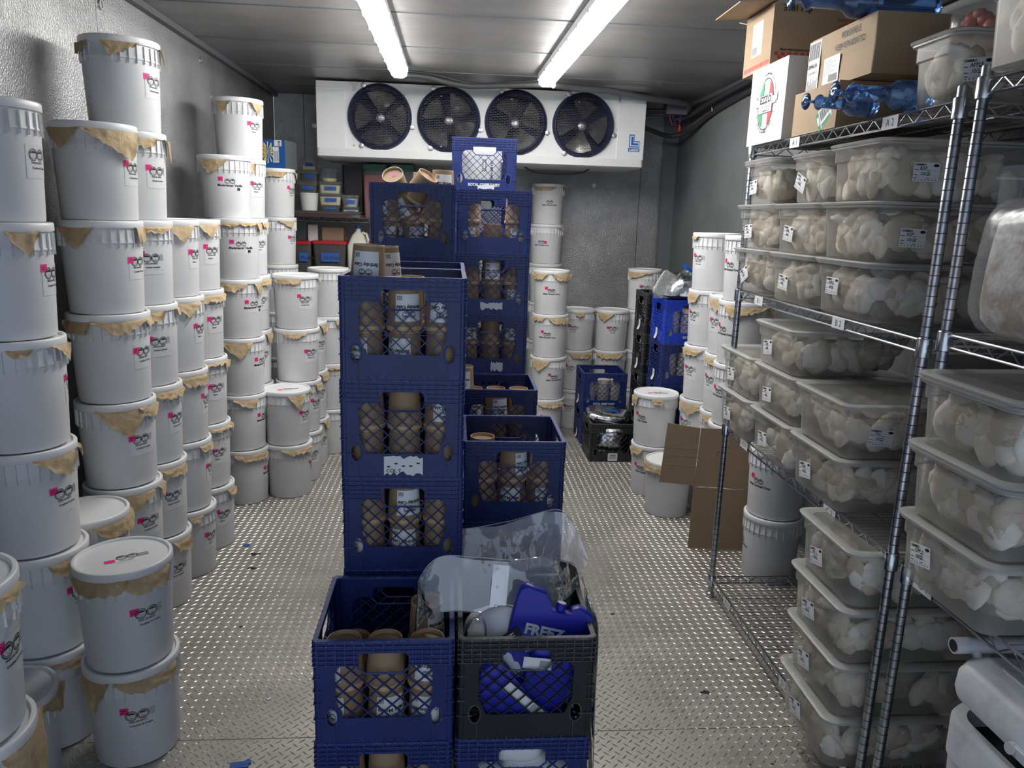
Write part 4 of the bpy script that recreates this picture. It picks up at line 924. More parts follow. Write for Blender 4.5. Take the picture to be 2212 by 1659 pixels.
glass('long blue glass piece lying across the perishable carton', (.99, 2.385, ZA + .1425 + .172 + .047), .0, 1.0, .02)
glass('blue glass piece with a hooked end lying on the top shelf above the tag', (1.005, 2.07, ZA + .050), .02, .93, .0, False)
glass('small blue glass piece with its end sticking out over the shelf edge', (.985, 2.19, ZA + .042), .10, .74, .0, False)
# meat bags
def lumps(name, label, cat, loc, size, n, m, seed, kind='stuff', par=None):
    r = random.Random(seed); mb = MB()
    for k in range(n):
        c = Vector((r.uniform(-1, 1) * size[0], r.uniform(-1, 1) * size[1], r.uniform(.2, 1) * size[2])); a, b, h = (r.uniform(.012, .022) for _ in range(3)); q = len(mb.v)
        mb.lathe([(.0, -h)] + [(a * math.cos(x), h * math.sin(x)) for x in (-.9, -.3, .3, .9)] + [(0, h)], 8, c)
    o = obj(name, mb, par, loc, mats=m, smooth=80)
    if par is None: tag(o, label, cat, kind=kind)
    return o
def blob(fn_amp, size, seed, nu=20, nv=12, freq=9, sq=.55):
    off = Vector((seed * 4.3, seed, 0)); mb = MB()
    def fn(u, v):
        a = 2 * PI * u; b = PI * v - PI / 2; cx, sx_ = math.cos(a), math.sin(a); cb, sb = math.cos(b), math.sin(b)
        sg = lambda q: math.copysign(abs(q) ** sq, q)
        p = Vector((sg(cx) * abs(cb) ** sq * size[0], sg(sx_) * abs(cb) ** sq * size[1], sg(sb) * size[2]))
        w = noise.noise(p * freq + off) + .6 * abs(noise.noise(p * freq * 2.3 + off)) + .35 * noise.noise(p * freq * 5 + off)
        return p * (1 + w * fn_amp)
    return mb.grid(fn, nu, nv)
t = thing('meat_bag', 'clear bag of pink meat on the top shelf behind the APPLE bin', 'bag', (1.47, 2.06, ZA + .15))
obj('bag_film', blob(.15, (.10, .07, .06), 3), t, mats=M_BAG, smooth=60); lumps('meat_pieces', '', '', (0, 0, -.03), (.07, .045, .06), 22, M_MEAT, 5, par=t)['kind'] = 'stuff'
t = dup(t, (1.42, 2.06, ZA + .225), (0, 0, .4), label='smaller clear bag of reddish meat resting higher behind the APPLE bin')

# large bag of frosty food at the right edge
t = thing('zipper_bag', 'large clear zipper bag of frosty food at the right edge shelf', 'bag', (1.40, 1.475, 1.418))
mb = blob(.05, (.24, .16, .150), 11, 40, 24, 9, .38); mb.v = [(x, y, max(z, -.155) + .155) for x, y, z in mb.v]; obj('frosty_food', mb, t, mats=M_FROST, smooth=60)
mb = blob(.035, (.255, .175, .162), 12, 36, 22, 7, .36); mb.v = [(x, y, max(z, -.160) + .162) for x, y, z in mb.v]; obj('bag_film', mb, t, mats=M_BAG, smooth=60)
mb = MB(); mb.grid(lambda u, v: (-.25 + .5 * u, .09 + .02 * math.sin(u * 6), .29 + .085 * v + .006 * math.sin(u * 14)), 20, 3); mb.box((0, .1, .352), (.5, .006, .004)); obj('zipper_strip', mb, t, mats=M_BAG)

# ------------------------------------------------------------------ cooler on the bottom right
t = thing('cooler', 'worn white ice chest with its lid ajar, bottom right corner', 'cooler', (1.375, 1.09, SD + .008), 0)
hx, hy, H = .225, .40, .47
b = MB().rings([(hx - .035, hy - .035, .06, 0), (hx - .020, hy - .020, .075, .02), (hx - .004, hy - .004, .085, H - .10), (hx + .001, hy + .001, .088, H - .095), (hx + .002, hy + .002, .088, H - .012), (hx - .004, hy - .004, .084, H), (hx - .028, hy - .028, .06, H), (hx - .030, hy - .030, .06, H - .05)], seg=8, cap1=True)
b.m[-1] = 1; obj('tub', b, t, mats=[M_COOL, M_COOLD], smooth=35)  # dark cap stands in for the shade inside the tub
obj('side_ledge', MB().rbox((-hx - .006, -.16, H - .16), (.014, .34, .11), .006), t, mats=M_COOL)
lid = MB().rings([(hx + .002, hy + .002, .09, 0), (hx + .006, hy + .006, .092, .012), (hx + .006, hy + .006, .092, .045), (hx - .004, hy - .004, .088, .070), (hx - .035, hy - .035, .07, .086), (hx - .075, hy - .06, .05, .090)], seg=8)
o = obj('lid', lid, t, (0, 0, H + .012), (0, .085, 0), mats=M_COOL, smooth=40); o.location.z = H + .036
rul = Decal()
for k in range(30): rul.rect(-.30 + k * .021, -.018, .0016, .022 if k % 4 == 0 else .010, 0)
obj('lid_panel', MB().rbox((0, 0, 0), (.080, .66, .008), .03), o, (-hx + .105, 0, .0885), mats=M_COOL, smooth=40)
obj('ruler_marks', rul.mesh('ruler_marks', [M_GREY]), o, (-hx + .10, 0, .0925), (-PI / 2, 0, -PI / 2))
obj('strap_hinge', MB().rbox((0, 0, 0), (.012, .12, .022), .005).lathe([(.0, .010), (.012, .010), (.013, 0)], 14, (0, -.052, 0), M=Matrix.Rotation(-PI / 2, 3, 'Y')).lathe([(.0, .010), (.012, .010), (.013, 0)], 14, (0, .052, 0), M=Matrix.Rotation(-PI / 2, 3, 'Y')), o, (-hx - .012, .10, .012), mats=M_COOL)
obj('handle_tube', MB().tube([(-.20, hy + .008, H + .140), (.20, hy + .008, H + .135)], .019, 16).tube([(-.15, hy - .03, H + .10), (-.15, hy + .008, H + .14)], .010, 8).tube([(.15, hy - .03, H + .10), (.15, hy + .008, H + .14)], .010, 8), t, mats=M_COOL, smooth=50)
obj('bore_shade', MB().lathe([(0, 0), (.0145, 0)], 16, (-.2006, hy + .008, H + .140), M=Matrix.Rotation(-PI / 2, 3, 'Y')), t, mats=M_COOLD)  # dark disc on the solid tube end paints a shaded hollow
obj('marker_streak', MB().rbox((-hx - .0145, -.02, H - .10), (.002, .010, .10), .002), t, mats=M_MARK)

# ------------------------------------------------------------------ evaporator
EX0, EX1, EY, EZ0, EZ1 = -.985, 1.378, 5.70, 2.056, 2.545
t = thing('evaporator', 'white four fan evaporator hanging across the back wall', 'evaporator', ((EX0 + EX1) / 2, EY, EZ0)); W = EX1 - EX0; H = EZ1 - EZ0
fx = [(-.541), (-.051), (.433), (.924)]; fx = [x - (EX0 + EX1) / 2 for x in fx]; FZ = 2.316 - EZ0; FR = .205
holes = [[(x + FR * math.cos(2 * PI * k / 32), FZ + FR * math.sin(2 * PI * k / 32)) for k in range(32)] for x in fx]
xl, xr = -W / 2 + .205, W / 2 - .20
obj('face_panel', MB().prism([[(-W / 2, .03), (W / 2, .03), (W / 2, H), (-W / 2, H)]] + holes, .004, y0=0), t, mats=M_WENAM)
obj('casing', MB().box((0, .30, H - .003), (W, .59, .006)).box((-W / 2 + .003, .30, H / 2), (.006, .59, H)).box((W / 2 - .003, .30, H / 2), (.006, .59, H)).box((0, .594, H / 2), (W, .006, H)).box((0, .30, .04), (W, .59, .006)), t, mats=M_WENAM)
obj('fan_chamber', MB().box((0, .30, H / 2 + .02), (W - .43, .006, H - .06)), t, mats=M_CAV)
for s, x in ((-1, -W / 2 + .1025), (1, W / 2 - .10)): obj('end_panel', MB().rbox((x, -.006, H * .47), (.203, .012, H * .80), .004).rbox((x, -.003, H * .955), (.203, .008, H * .085), .004).rbox((x, -.004, H * .115), (.203, .009, H * .10), .004), t, mats=M_WENAM)
obj('drain_pan', MB().rings([(W / 2 - .012, .29, .012, -.028), (W / 2 + .004, .31, .02, -.018), (W / 2 + .006, .312, .03, .036)], (0, .30, 0), seg=4), t, mats=M_WENAM, smooth=50)
gm = MB()                                                              # wire guard in running bond
for j in range(-17, 18):
    z = j * .0115; w = math.sqrt(max(0, .200 ** 2 - z * z))
    if w < .01: continue
    yy = -.018 - .012 * (w / .2); gm.box((0, -.028, z), (2 * w, .0022, .0022)); k = -8
    while k < 9:
        x = (k + (.5 if j % 2 else 0)) * .0335
        if abs(x) < w - .004: gm.box((x, -.028, z + .00575), (.0022, .0022, .0115))
        k += 1
gm = gm.mesh('guard_wires', M_NAVYP)
rg = MB().lathe([(.196, .002), (.199, -.026), (.206, -.034), (.214, -.030), (.222, -.012), (.228, -.002), (.228, .002)], 48, M=Matrix.Rotation(PI / 2, 3, 'X') @ Matrix.Scale(-1, 3, (0, 0, 1)))
for a in (118, -15, 237):
    a = math.radians(a); rg.lathe([(0, .012), (.010, .012), (.017, .010), (.018, 0)], 14, (.238 * math.cos(a), 0, .238 * math.sin(a)), M=Matrix.Rotation(PI / 2, 3, 'X'), mis=[1, 1, 0])
for k in range(60):
    a = 2 * PI * k / 60; rg.box((.204 * math.cos(a), -.026, .204 * math.sin(a)), (.016, .010, .0022), M=Matrix.Rotation(-a, 3, 'Y'))
rg = rg.mesh('fan_ring', [M_NAVYP, M_STEEL], 40)
bl = MB(); bl.grid(lambda u, v: ((.035 + .150 * u) * math.cos(.15 + (v - .5) * (.55 + .55 * math.sin(PI * u * .6))), .02 - .11 * (v - .5), (.035 + .150 * u) * math.sin(.15 + (v - .5) * (.55 + .55 * math.sin(PI * u * .6)))), 6, 6); bl = bl.mesh('fan_blade', M_FANB, 80)
hub = MB().lathe([(0, -.02), (.020, -.02), (.032, -.012), (.034, .03), (0, .03)], 20, M=Matrix.Rotation(-PI / 2, 3, 'X')).box((0, -.0245, 0), (.022, .008, .022)).mesh('fan_hub', M_STEEL, 40)
for i, x in enumerate(fx):
    g = obj('fan_ring', rg, t, (x, 0, FZ)); obj('guard_wires', gm, g)['kind'] = 'stuff'
    f = obj('fan', hub, t, (x, .055, FZ), (0, i * .55 + .2, 0))
    for k in range(4): obj('fan_blade', bl, f, rot=(0, 2 * PI * k / 4, 0))
for x, z in ((-.56, .42), (-.30, .42), (.20, .42), (.69, .42), (-.92, .06), (-.30, .075), (.20, .075), (.66, .07), (1.06, .07), (-.985, .24), (.98, .24)):
    obj('screw', MB().lathe([(0, .004), (.004, .004), (.007, .002), (.0075, 0)], 10, M=Matrix.Rotation(PI / 2, 3, 'X')), t, (x, -.001, z), mats=M_STEEL)
for x in (-.93 + .02, .985): obj('hanger_bracket', MB().box((x, -.005, H - .03), (.016, .012, .06)).box((x, -.01, H - .012), (.05, .02, .012)), t, mats=M_STEEL)
d = Decal()
for k, sc in enumerate((0, .0075, .015, .0225)):
    m_ = 0 if k % 2 == 0 else 1; s = sc
    d.poly([(-.036 + s, .055 - s), (-.036 + s, -.035 + s), (.042 - s * .6, -.035 + s), (.042 - s * .6, .010 - s), (.004 - s * .5, .010 - s), (.004 - s * .5, .055 - s)][0:6], m_, 1 + k) if sc < .02 else None
d.rect(-.040, -.066, .084, .026, 0, 1).text(.002, -.061, 'LARKIN', .022, 1, 3, off=.04, align='c', sx=.92)
obj('maker_logo', d.mesh('maker_logo', [M_LARK, M_WENAM]), t, (W / 2 - .075, -.012, .155))
# hoses, conduits, junction box
def hose(name, label, pts, r, m, cat='conduit', clips=()):
    P = [Vector(p) for p in pts]; out = []
    for i in range(len(P) - 1):
        p0, p1, p2, p3 = P[max(i - 1, 0)], P[i], P[i + 1], P[min(i + 2, len(P) - 1)]
        for k in range(7):
            s = k / 7; out.append(.5 * ((2 * p1) + (p2 - p0) * s + (2 * p0 - 5 * p1 + 4 * p2 - p3) * s * s + (3 * p1 - p0 - 3 * p2 + p3) * s ** 3))
    out.append(P[-1]); o = obj(name, MB().tube(out, r, 10), None, mats=m, smooth=60); return tag(o, label, cat)
hose('conduit', 'dark sagging conduit running between the two strip lights', [(-.34, 5.08, 2.50), (-.20, 5.2, 2.515), (.05, 5.3, 2.490), (.30, 5.3, 2.500), (.55, 5.2, 2.500)], .018, M_COND)
hose('conduit', 'thin dark cable beside the conduit between the strip lights', [(-.34, 5.10, 2.53), (-.15, 5.27, 2.545), (.10, 5.36, 2.515), (.30, 5.36, 2.525), (.55, 5.22, 2.530)], .008, M_COND)
hose('conduit', 'grey flexible conduit from the right light to the junction box', [(.63, 5.18, 2.50), (.80, 5.33, 2.51), (1.08, 5.45, 2.52), (1.30, 5.52, 2.50), (1.55, 5.65, 2.50), (1.72, 5.78, 2.50), (1.74, 5.92, 2.47)], .022, M_JB)
t = thing('junction_box', 'grey junction box with loose red and blue wires in the back right corner', 'electrical box', (1.66, 5.92, 2.44))
obj('box_body', MB().rbox((0, 0, .045), (.16, .12, .085), .006), t, mats=M_JB)
obj('red_wire', MB().tube([(-.05, -.02, 0), (-.03, -.04, -.07), (.03, -.03, -.075), (.04, 0, -.01)], .003, 6).lathe([(.003, 0), (.012, .012), (.006, .045), (0, .045)], 8, (.035, -.03, -.12)), t, mats=M_RED)
obj('blue_wire', MB().tube([(-.02, 0, 0), (0, -.03, -.06), (.045, -.02, -.04), (.05, 0, 0)], .003, 6), t, mats=M_BLUECAP)
for z, r in ((2.475, .014), (2.445, .012)): hose('conduit', f'dark conduit from the evaporator to the junction box, {"upper" if r > .013 else "lower"} one', [(1.38, 5.98, z), (1.48, 5.96, z + .003), (1.58, 5.94, z)], r, M_COND)
hose('drain_hose', 'black hose from the evaporator bending up along the right wall', [(1.385, 5.92, 2.36), (1.52, 6.0, 2.33), (1.68, 6.1, 2.31), (1.80, 6.0, 2.34), (1.835, 5.6, 2.42), (1.835, 4.9, 2.47), (1.835, 4.0, 2.50), (1.835, 2.8, 2.51)], .017, M_COND, 'hose')
hose('pipe_run', 'dark insulated pipe along the top of the right wall', [(1.70, 6.05, 2.43), (1.78, 5.9, 2.45), (1.80, 5.3, 2.50), (1.80, 4.5, 2.52), (1.80, 3.0, 2.53)], .018, M_COND, 'pipe')
for y in (5.5, 4.75): tag(obj('hose_hook', MB().tube([(1.853, y, 2.47), (1.83, y - .01, 2.43), (1.80, y - .02, 2.425), (1.795, y - .02, 2.45)], .004, 6), None, mats=M_STEEL), f'bent metal hook holding the hose on the right wall, {"farther" if y > 5 else "nearer"} one', 'hook')
hose('cable', 'thin black cable hanging below the evaporator', [(.47, 5.99, 2.075), (.60, 5.98, 1.995), (.80, 5.98, 1.985), (.97, 5.97, 2.0), (1.06, 5.96, 2.045), (1.15, 5.95, 2.055)], .006, M_COND, 'cable')

# ------------------------------------------------------------------ wire rack with food tubs at the back left
bx0, bx1, by0, by1 = -1.38, .02, 5.99, 6.42
t = thing('wire_rack', 'wire rack holding food tubs under the evaporator', 'shelving', ((bx0 + bx1) / 2, (by0 + by1) / 2, 0)); hx, hy = (bx1 - bx0) / 2, (by1 - by0) / 2
for sx in (-1, 1):
    for sy in (-1, 1): obj('post', MB().lathe([(0, 0), (.0125, 0), (.0125, 1.98), (0, 1.98)], 12, (sx * hx, sy * hy, 0)), t, mats=M_POST, smooth=50)
for z in (1.19, 1.605):
    mb = MB(); n = 34
    for s in (-1, 1):
        mb.tube([(-hx, s * hy, z), (hx, s * hy, z)], .004, 6); mb.tube([(-hx, s * hy, z - .032), (hx, s * hy, z - .032)], .004, 6); mb.tube([(s * hx, -hy, z), (s * hx, hy, z)], .004, 6)
        mb.tube([(-hx + 2 * hx * k / n, s * hy, z - (.032 if k % 2 else 0)) for k in range(n + 1)], .003, 5)
    sh = obj('shelf', mb, t, mats=M_CHROME, smooth=50); wd = MB()
    for k in range(1, 48): wd.tube([(-hx + 2 * hx * k / 48, -hy, z + .002), (-hx + 2 * hx * k / 48, hy, z + .002)], .0015, 4)
    obj('wire_deck', wd, sh, mats=M_CHROME)['kind'] = 'stuff'
ZR = 1.609
tag(obj('sheet_pan', MB().rings([(.30, .185, .01, 0), (.32, .205, .02, .018), (.325, .21, .02, .020)], (-1.03, 6.20, ZR), seg=3), None, mats=M_STEEL), 'lower metal sheet pan under the tubs on the back rack', 'tray', 'sheet pans on the back rack')
tag(obj('sheet_pan', MB().rings([(.30, .185, .01, 0), (.32, .205, .02, .018), (.325, .21, .02, .020)], (-1.03, 6.20, ZR + .021), seg=3), None, mats=M_STEEL), 'upper metal sheet pan under the tubs on the back rack', 'tray', 'sheet pans on the back rack')
def tub(px0, px1, py0, py1, Y, label, food, lidm, tape=True, rnd=False, depth=.13, lvl=.7, grp='deli tubs on the back rack', txt='', z0=None, film_m=None):
    a = at(px0, py1, Y); b = at(px1, py0, Y); w = b.x - a.x; zb = a.z if z0 is None else z0; h = b.z - zb; t = thing('food_tub', label, 'tub', ((a.x + b.x) / 2, Y + depth / 2, zb), 0, grp)
    if rnd:
        r = w / 2; obj('tub_body', MB().lathe([(0, 0), (r * .80, 0), (r * .97, h * .93)], 24), t, mats=film_m or M_CONT, smooth=60); obj('tub_food', MB().lathe([(0, .003), (r * .78, .003), (r * .9, h * lvl), (0, h * lvl)], 20), t, mats=food); obj('tub_lid', MB().lathe([(r * .97, h * .90), (r, h * .91), (r, h), (0, h)], 24), t, mats=lidm)
        yy = -r * .93
    else:
        hx, hy = w / 2, depth / 2; obj('tub_body', MB().rings([(hx * .84, hy * .84, .012, 0), (hx * .97, hy * .97, .016, h * .93)], seg=3, cap1=False), t, mats=film_m or M_CONT, smooth=60)
        obj('tub_food', MB().rings([(hx * .81, hy * .81, .012, .003), (hx * .90, hy * .90, .014, h * lvl)], seg=3), t, mats=food); obj('tub_lid', MB().rings([(hx, hy, .018, h * .90), (hx, hy, .018, h), (hx * .85, hy * .85, .01, h)], seg=3), t, mats=lidm)
        yy = -hy * .95
    if tape:
        dd = Decal().rect(-w * .28, -h * .14, w * .52, h * .30, 0, 0).text(-w * .22, -h * .06, txt or 'Lemon', h * .17, 1, off=0, shear=.2)
        obj('blue_tape', dd.mesh('blue_tape', [M_TAPE, M_INK]), t, (.01, yy - .002, h * .45), (-.10, 0, 0))
    return t
T1 = 'left tub stack on the back rack'; T2 = 'middle tub stack on the back rack'; T3 = 'right tub stack on the back rack'
ZP = ZR + .042
tub(643, 686, 417, 458, 6.03, f'round white tub with plastic wrap, bottom of the {T1}', M_WBOX, M_WBOX, False, True, z0=ZP, film_m=M_WBOX)
tub(641, 685, 392, 417, 6.03, f'dark filled square tub, second of the {T1}', M_DARKF, M_CONT, txt='Cocoa'); tub(646, 686, 367, 392, 6.03, f'dark filled square tub, third of the {T1}', M_DARKF, M_CONT, txt='Mole'); tub(649, 682, 341, 367, 6.03, f'pale square tub on top of the {T1}', M_CREAM, M_CONT, lvl=.35)
tub(690, 735, 443, 459, 6.03, f'dark filled square tub, bottom of the {T2}', M_DARKF, M_CONT, z0=ZP, txt='B Jam'); tub(688, 737, 418, 443, 6.03, f'yellow filled square tub, second of the {T2}', M_CREAM, M_CONT, txt='Limoncello'); tub(687, 736, 393, 418, 6.03, f'yellow filled square tub, third of the {T2}', M_CREAM, M_CONT, txt='Lime'); tub(689, 727, 365, 393, 6.03, f'clear round tub on top of the {T2}', M_CREAM, M_CONT, False, True, lvl=.3)
tub(738, 775, 447, 473, 6.02, f'pale filled tub, lower of the {T3}', M_PALE, M_CONT, z0=ZR, txt='Apr 2'); tub(735, 774, 422, 447, 6.02, f'pale filled round tub, upper of the {T3}', M_PALE, M_CONT, True, True, txt='Yeast')
tub(783, 836, 356, 476, 6.05, 'tall square tub of red food with a green lid on the back rack', M_REDF, M_GRNLID, txt='Red', depth=.22, lvl=.80, z0=ZR); tub(842, 895, 356, 476, 6.05, 'second tall tub with a green lid, half hidden by the crate tower', M_REDF, M_GRNLID, False, depth=.22, lvl=.6, z0=ZR)
p = at(765, 400, 6.28); tag(obj('dark_case', MB().rings([(.075, .06, .01, 0), (.085, .07, .015, .40)], (p.x, p.y, ZR), seg=3), None, mats=M_DKPL), 'black plastic case behind the tubs on the back rack', 'case')
ZL = 1.194
for i, (p0, p1, nm) in enumerate(((636, 671, 'left'), (675, 748, 'middle'), (797, 860, 'right'))):
    tub(p0, p1, 522, 590, 6.02, f'{nm} dark filled tub with a red lid on the lower back shelf', M_DARKF, M_REDLID, True, depth=.26, lvl=.85, grp='red lid tubs on the lower back shelf', txt='Shallots', z0=ZL)
a = at(665, 523, 6.20); tag(obj('white_carton', MB().rbox((a.x + .04, 6.22, 1.475), (.075, .03, .135), .004), None, mats=M_WBOX), 'narrow white carton standing behind the red lid tubs', 'carton')
a = at(720, 523, 6.2); tag(obj('brown_box', MB().rbox((a.x, 6.24, 1.465), (.17, .12, .12), .004), None, mats=M_CARD), 'small brown box behind the red lid tubs', 'box')
p = at(773, 590, 6.04); t = thing('milk_jug', 'cream coloured plastic jug with a blue cap on the lower back shelf', 'jug', (p.x, 6.10, ZL))
obj('jug_body', MB().rings([(.07, .07, .02, 0), (.078, .078, .022, .02), (.078, .078, .022, .20), (.045, .045, .025, .28), (.020, .020, .018, .31), (.018, .018, .017, .335)], seg=4), t, mats=M_MILK, smooth=50)
obj('jug_cap', MB().lathe([(.021, .33), (.021, .355), (0, .356)], 16), t, mats=M_BLUECAP); obj('jug_handle', MB().tube([(.03, 0, .30), (.062, 0, .29), (.078, 0, .24), (.074, 0, .18)], .011, 8), t, mats=M_MILK, smooth=60)
# printed box on the farthest bucket stack
t = thing('printed_box', 'blue printed carton with yellow lettering on the farthest left bucket stack', 'box', (-1.215, 5.44, BP * 6 + .003), -.12)
obj('carton', MB().box((.0, .06, .0925), (.165, .24, .185)), t, mats=M_BOXG)
d = Decal().rect(-.082, -.092, .164, .184, 0, 0).rect(-.082, -.02, .018, .10, 2, 1)
for k in range(12): 
    a = 2 * PI * k / 12; d.poly([(-.035, .01), (-.035 + .05 * math.cos(a - .08), .01 + .07 * math.sin(a - .08)), (-.035 + .05 * math.cos(a + .08), .01 + .07 * math.sin(a + .08))], 4, 1)
d.text(-.045, -.05, 'CONCHAS', .028, 1, 2, off=.05, rot=PI / 2, sx=.8).rect(-.015, .0, .008, .07, 1, 2).rect(.010, .05, .05, .04, 4, 1).rect(.0, -.055, .040, .10, 4, 3)
for k in range(5): d.rect(.005 + k * .007, -.05, .0025, .07, 3, 4)
for k in range(4): d.rect(.034, .055 + k * .008, .018, .004, 3, 3)
obj('box_print', d.mesh('box_print', [M_BOXB, M_BOXY, M_BOXO, M_INK, M_LBL]), t, (0, -.0605, .0925))
p = (-1.37, 5.52, BP * 6 + .003)
# ------------------------------------------------------------------ flattened cardboard box leaning by the shelving
t = thing('flattened_cardboard', 'flattened brown cardboard box standing behind the wire shelf post', 'cardboard', (1.232, 3.550, 0), (-.02, 0, -.13))
def sheet(mb, pts, y0=0, th=.005): return mb.prism([pts], th, y0=y0)
obj('lower_panel', sheet(MB(), [(0, .003), (.36, .003), (.365, .330), (.005, .335)]), t, mats=M_CARD); obj('cut_edge', MB().box((.18, .0025, .0035), (.362, .007, .007)), t, mats=M_CARDL)
obj('upper_panel', sheet(MB(), [(.006, .342), (.366, .337), (.366, .648), (.018, .648)], -.002), t, mats=M_CARD)
obj('side_flap', sheet(MB(), [(-.172, .355), (.004, .345), (.014, .648), (-.150, .668)], -.004), t, mats=M_CARD)
for z in (.50, .45, .54): obj('crease', MB().box((-.075, -.0045, z), (.15, .001, .002), M=Matrix.Rotation(.03, 3, 'Y')), t, mats=M_CARDL)
obj('hand_hole', MB().tube([(.10, -.0035, .44), (.10, -.0035, .52), (.108, -.0035, .535), (.120, -.0035, .535), (.128, -.0035, .52), (.128, -.0035, .44)], .0012, 5), t, mats=M_CARDL)
# tape on the near bucket under the shelf
# ------------------------------------------------------------------ silver bags
t = thing('foil_bag', 'crumpled silver foil bag with a blue printed band on the blue and black crates', 'bag', (1.465, 4.715, 1.205))
o = blob(.26, (.165, .15, .125), 21, 40, 24, 11, .8); o.v = [(x + z * .3, y, max(z, -.02) + .02) for x, y, z in o.v]; obj('foil_body', o, t, (0, 0, 0), mats=M_FOIL, smooth=35)
d = Decal().rect(-.12, -.016, .24, .032, 0, 0, 6).text(0, -.009, 'COLD CHAIN ICE', .022, 1, align='c', off=.02); obj('blue_band', d.mesh('blue_band', [M_LARK, M_INK]), t, (.035, -.150, .135), (-.5, .50, .1))
tag(obj('bubble_pouch', blob(.22, (.048, .016, .082), 25, 30, 20, 12, .4), None, (1.315, 4.66, 1.270), (.0, .55, .15), mats=M_GREYF, smooth=40), 'grey bubble lined pouch leaning left against the silver foil bag', 'pouch')
mb = MB(); mb.grid(lambda u, v: (1.24 + .34 * u, 4.60 + .12 * v, 1.19 + .045 * (1 - u) * math.sin(PI * v) + .012 * noise.noise(Vector((u * 6, v * 6, 1))) + .02 * v), 22, 10); tag(obj('plastic_bag', mb, None, mats=M_BAG, smooth=60), 'clear plastic bag spilling over the rim of the royal blue crate', 'bag')
t = thing('foil_pouch', 'shiny silver pouch lying over the black crate on the back floor', 'pouch', (1.115, 5.16, CH - .015), (.10, .10, -.10))
o = blob(.14, (.150, .12, .032), 31, 34, 16, 12, .6); obj('foil_body', o, t, (0, 0, .035), mats=M_FOIL, smooth=35)
obj('blue_print', MB().box((.02, -.02, .075), (.10, .03, .0015), M=Matrix.Rotation(.2, 3, 'Y')), t, mats=M_LARK)
tag(obj('foil_liner', blob(.12, (.125, .11, .10), 33, 26, 14, 10, .6), None, (1.125, 5.12, .125), mats=M_FOIL, smooth=35), 'silver foil liner seen through the lattice of the black floor crate', 'liner')

# ------------------------------------------------------------------ things in and on the black crate at the front
BX, BY, BZ = .187, 1.603, LV(1)
t = thing('ice_pack', 'large blue ice pack with white FREEZ lettering, standing in the black crate', 'ice pack', (.243, 1.685, BZ + .200), (-.12, -.0, -.02))
ow = [(-.105, -.13), (.09, -.13), (.100, .095), (.090, .110), (.058, .122), (.040, .112), (.040, .100), (-.010, .100), (-.018, .120), (-.035, .142), (-.085, .150), (-.100, .140), (-.105, .12)]
Rk = Matrix.Rotation(.22, 3, 'Y')
mb = MB(); n = len(ow); cen = Vector((0, 0, 0))
for y, s in ((-.016, .955), (-.013, .985), (0, 1), (.013, .985), (.016, .955)): mb.v += [tuple(Rk @ Vector((x * s, y, z * s))) for x, z in ow]
for i in range(4):
    for k in range(n): mb.f.append((i * n + k, i * n + (k + 1) % n, (i + 1) * n + (k + 1) % n, (i + 1) * n + k)); mb.m.append(0)
mb.f.append(tuple(range(n))); mb.m.append(0); mb.f.append(tuple(4 * n + k for k in reversed(range(n)))); mb.m.append(0)
obj('pack_body', mb, t, mats=M_PACK, smooth=50)
obj('pack_cap', MB().lathe([(.012, 0), (.013, .016), (.011, .019), (0, .0195)], 18, mis=[0, 0, 1]), t, tuple(Rk @ Vector((.012, 0, .100))), (0, .22, 0), mats=[M_PACK, M_PACKL])
for z in (.05, .0): obj('seam_ridge', MB().tube([tuple(Rk @ Vector((-.098, -.0165, z))), tuple(Rk @ Vector((.103, -.0165, z)))], .0012, 5), t, mats=M_PACK)
d = Decal().text(-.066, .030, 'FREEZ', .036, 0, off=.05).text(-.004, .004, 'PAK', .026, 0, off=.01).poly([(-.072, .022), (-.012, .022), (-.014, -.003), (-.049, -.018), (-.072, -.003)], 1, 1)
dm = d.mesh('pack_lettering', [M_PACKL, M_PACKB]); obj('pack_lettering', dm, t, tuple(Rk @ Vector((0, -.0165, 0))), (0, .22, 0))
for i, (x, z, a, lab) in enumerate(((.135, .10, .9, 'blue ice pack standing steeply, left inside the black crate'), (.245, .14, -1.3, 'blue ice pack lying flat behind the handle of the black crate'))):
    o = obj('ice_pack', MB().rings([(.085, .014, .012, -.055), (.095, .016, .014, -.045), (.095, .016, .014, .045), (.085, .014, .012, .055)], seg=3, M=Matrix.Rotation(a, 3, 'Y')), None, (x, BY + .030 + .012 * i, BZ + z), mats=M_PACK, smooth=50); tag(o, lab, 'ice pack')
for i, (x, z, a) in enumerate(((.20, .085, .75), (.215, .197, .12))): tag(obj('white_slip', MB().box((0, 0, 0), (.16 if i == 0 else .07, .0015, .030)).box((.02, -.001, 0), (.03, .0006, .018), 1), None, (x, BY + .0125, BZ + z), (0, a, 0), mats=[M_LBL, M_GREY]), ['white label slip slanting across the lattice of the black crate', 'white label slip behind the handle of the black crate'][i], 'label')
t = thing('parcel_bag', 'crumpled white plastic bag with a black printed band, left in the black crate', 'bag', (.125, 1.72, BZ + .17), (-.25, -.15, 0))
obj('bag_body', blob(.10, (.085, .05, .11), 41, 26, 16, 10, .6), t, mats=M_WBAG, smooth=40)
d = Decal().rect(-.045, -.014, .09, .028, 0, 0, 4).text(0, -.008, 'ULINE', .022, 1, align='c', off=.03); obj('printed_band', d.mesh('printed_band', [M_INK, M_LBL]), t, (.020, -.066, .040), (-.1, -.38, 0))
tag(obj('clear_bag', blob(.14, (.030, .030, .10), 43, 20, 14, 14, .7), None, (.060, 1.655, BZ + .195), (0, .08, 0), mats=film('cloudy_bag', (.72, .70, .64), .45, .25, .35, .4, .8, 18), smooth=40), 'cloudy narrow plastic bag in the left corner of the black crate', 'bag')
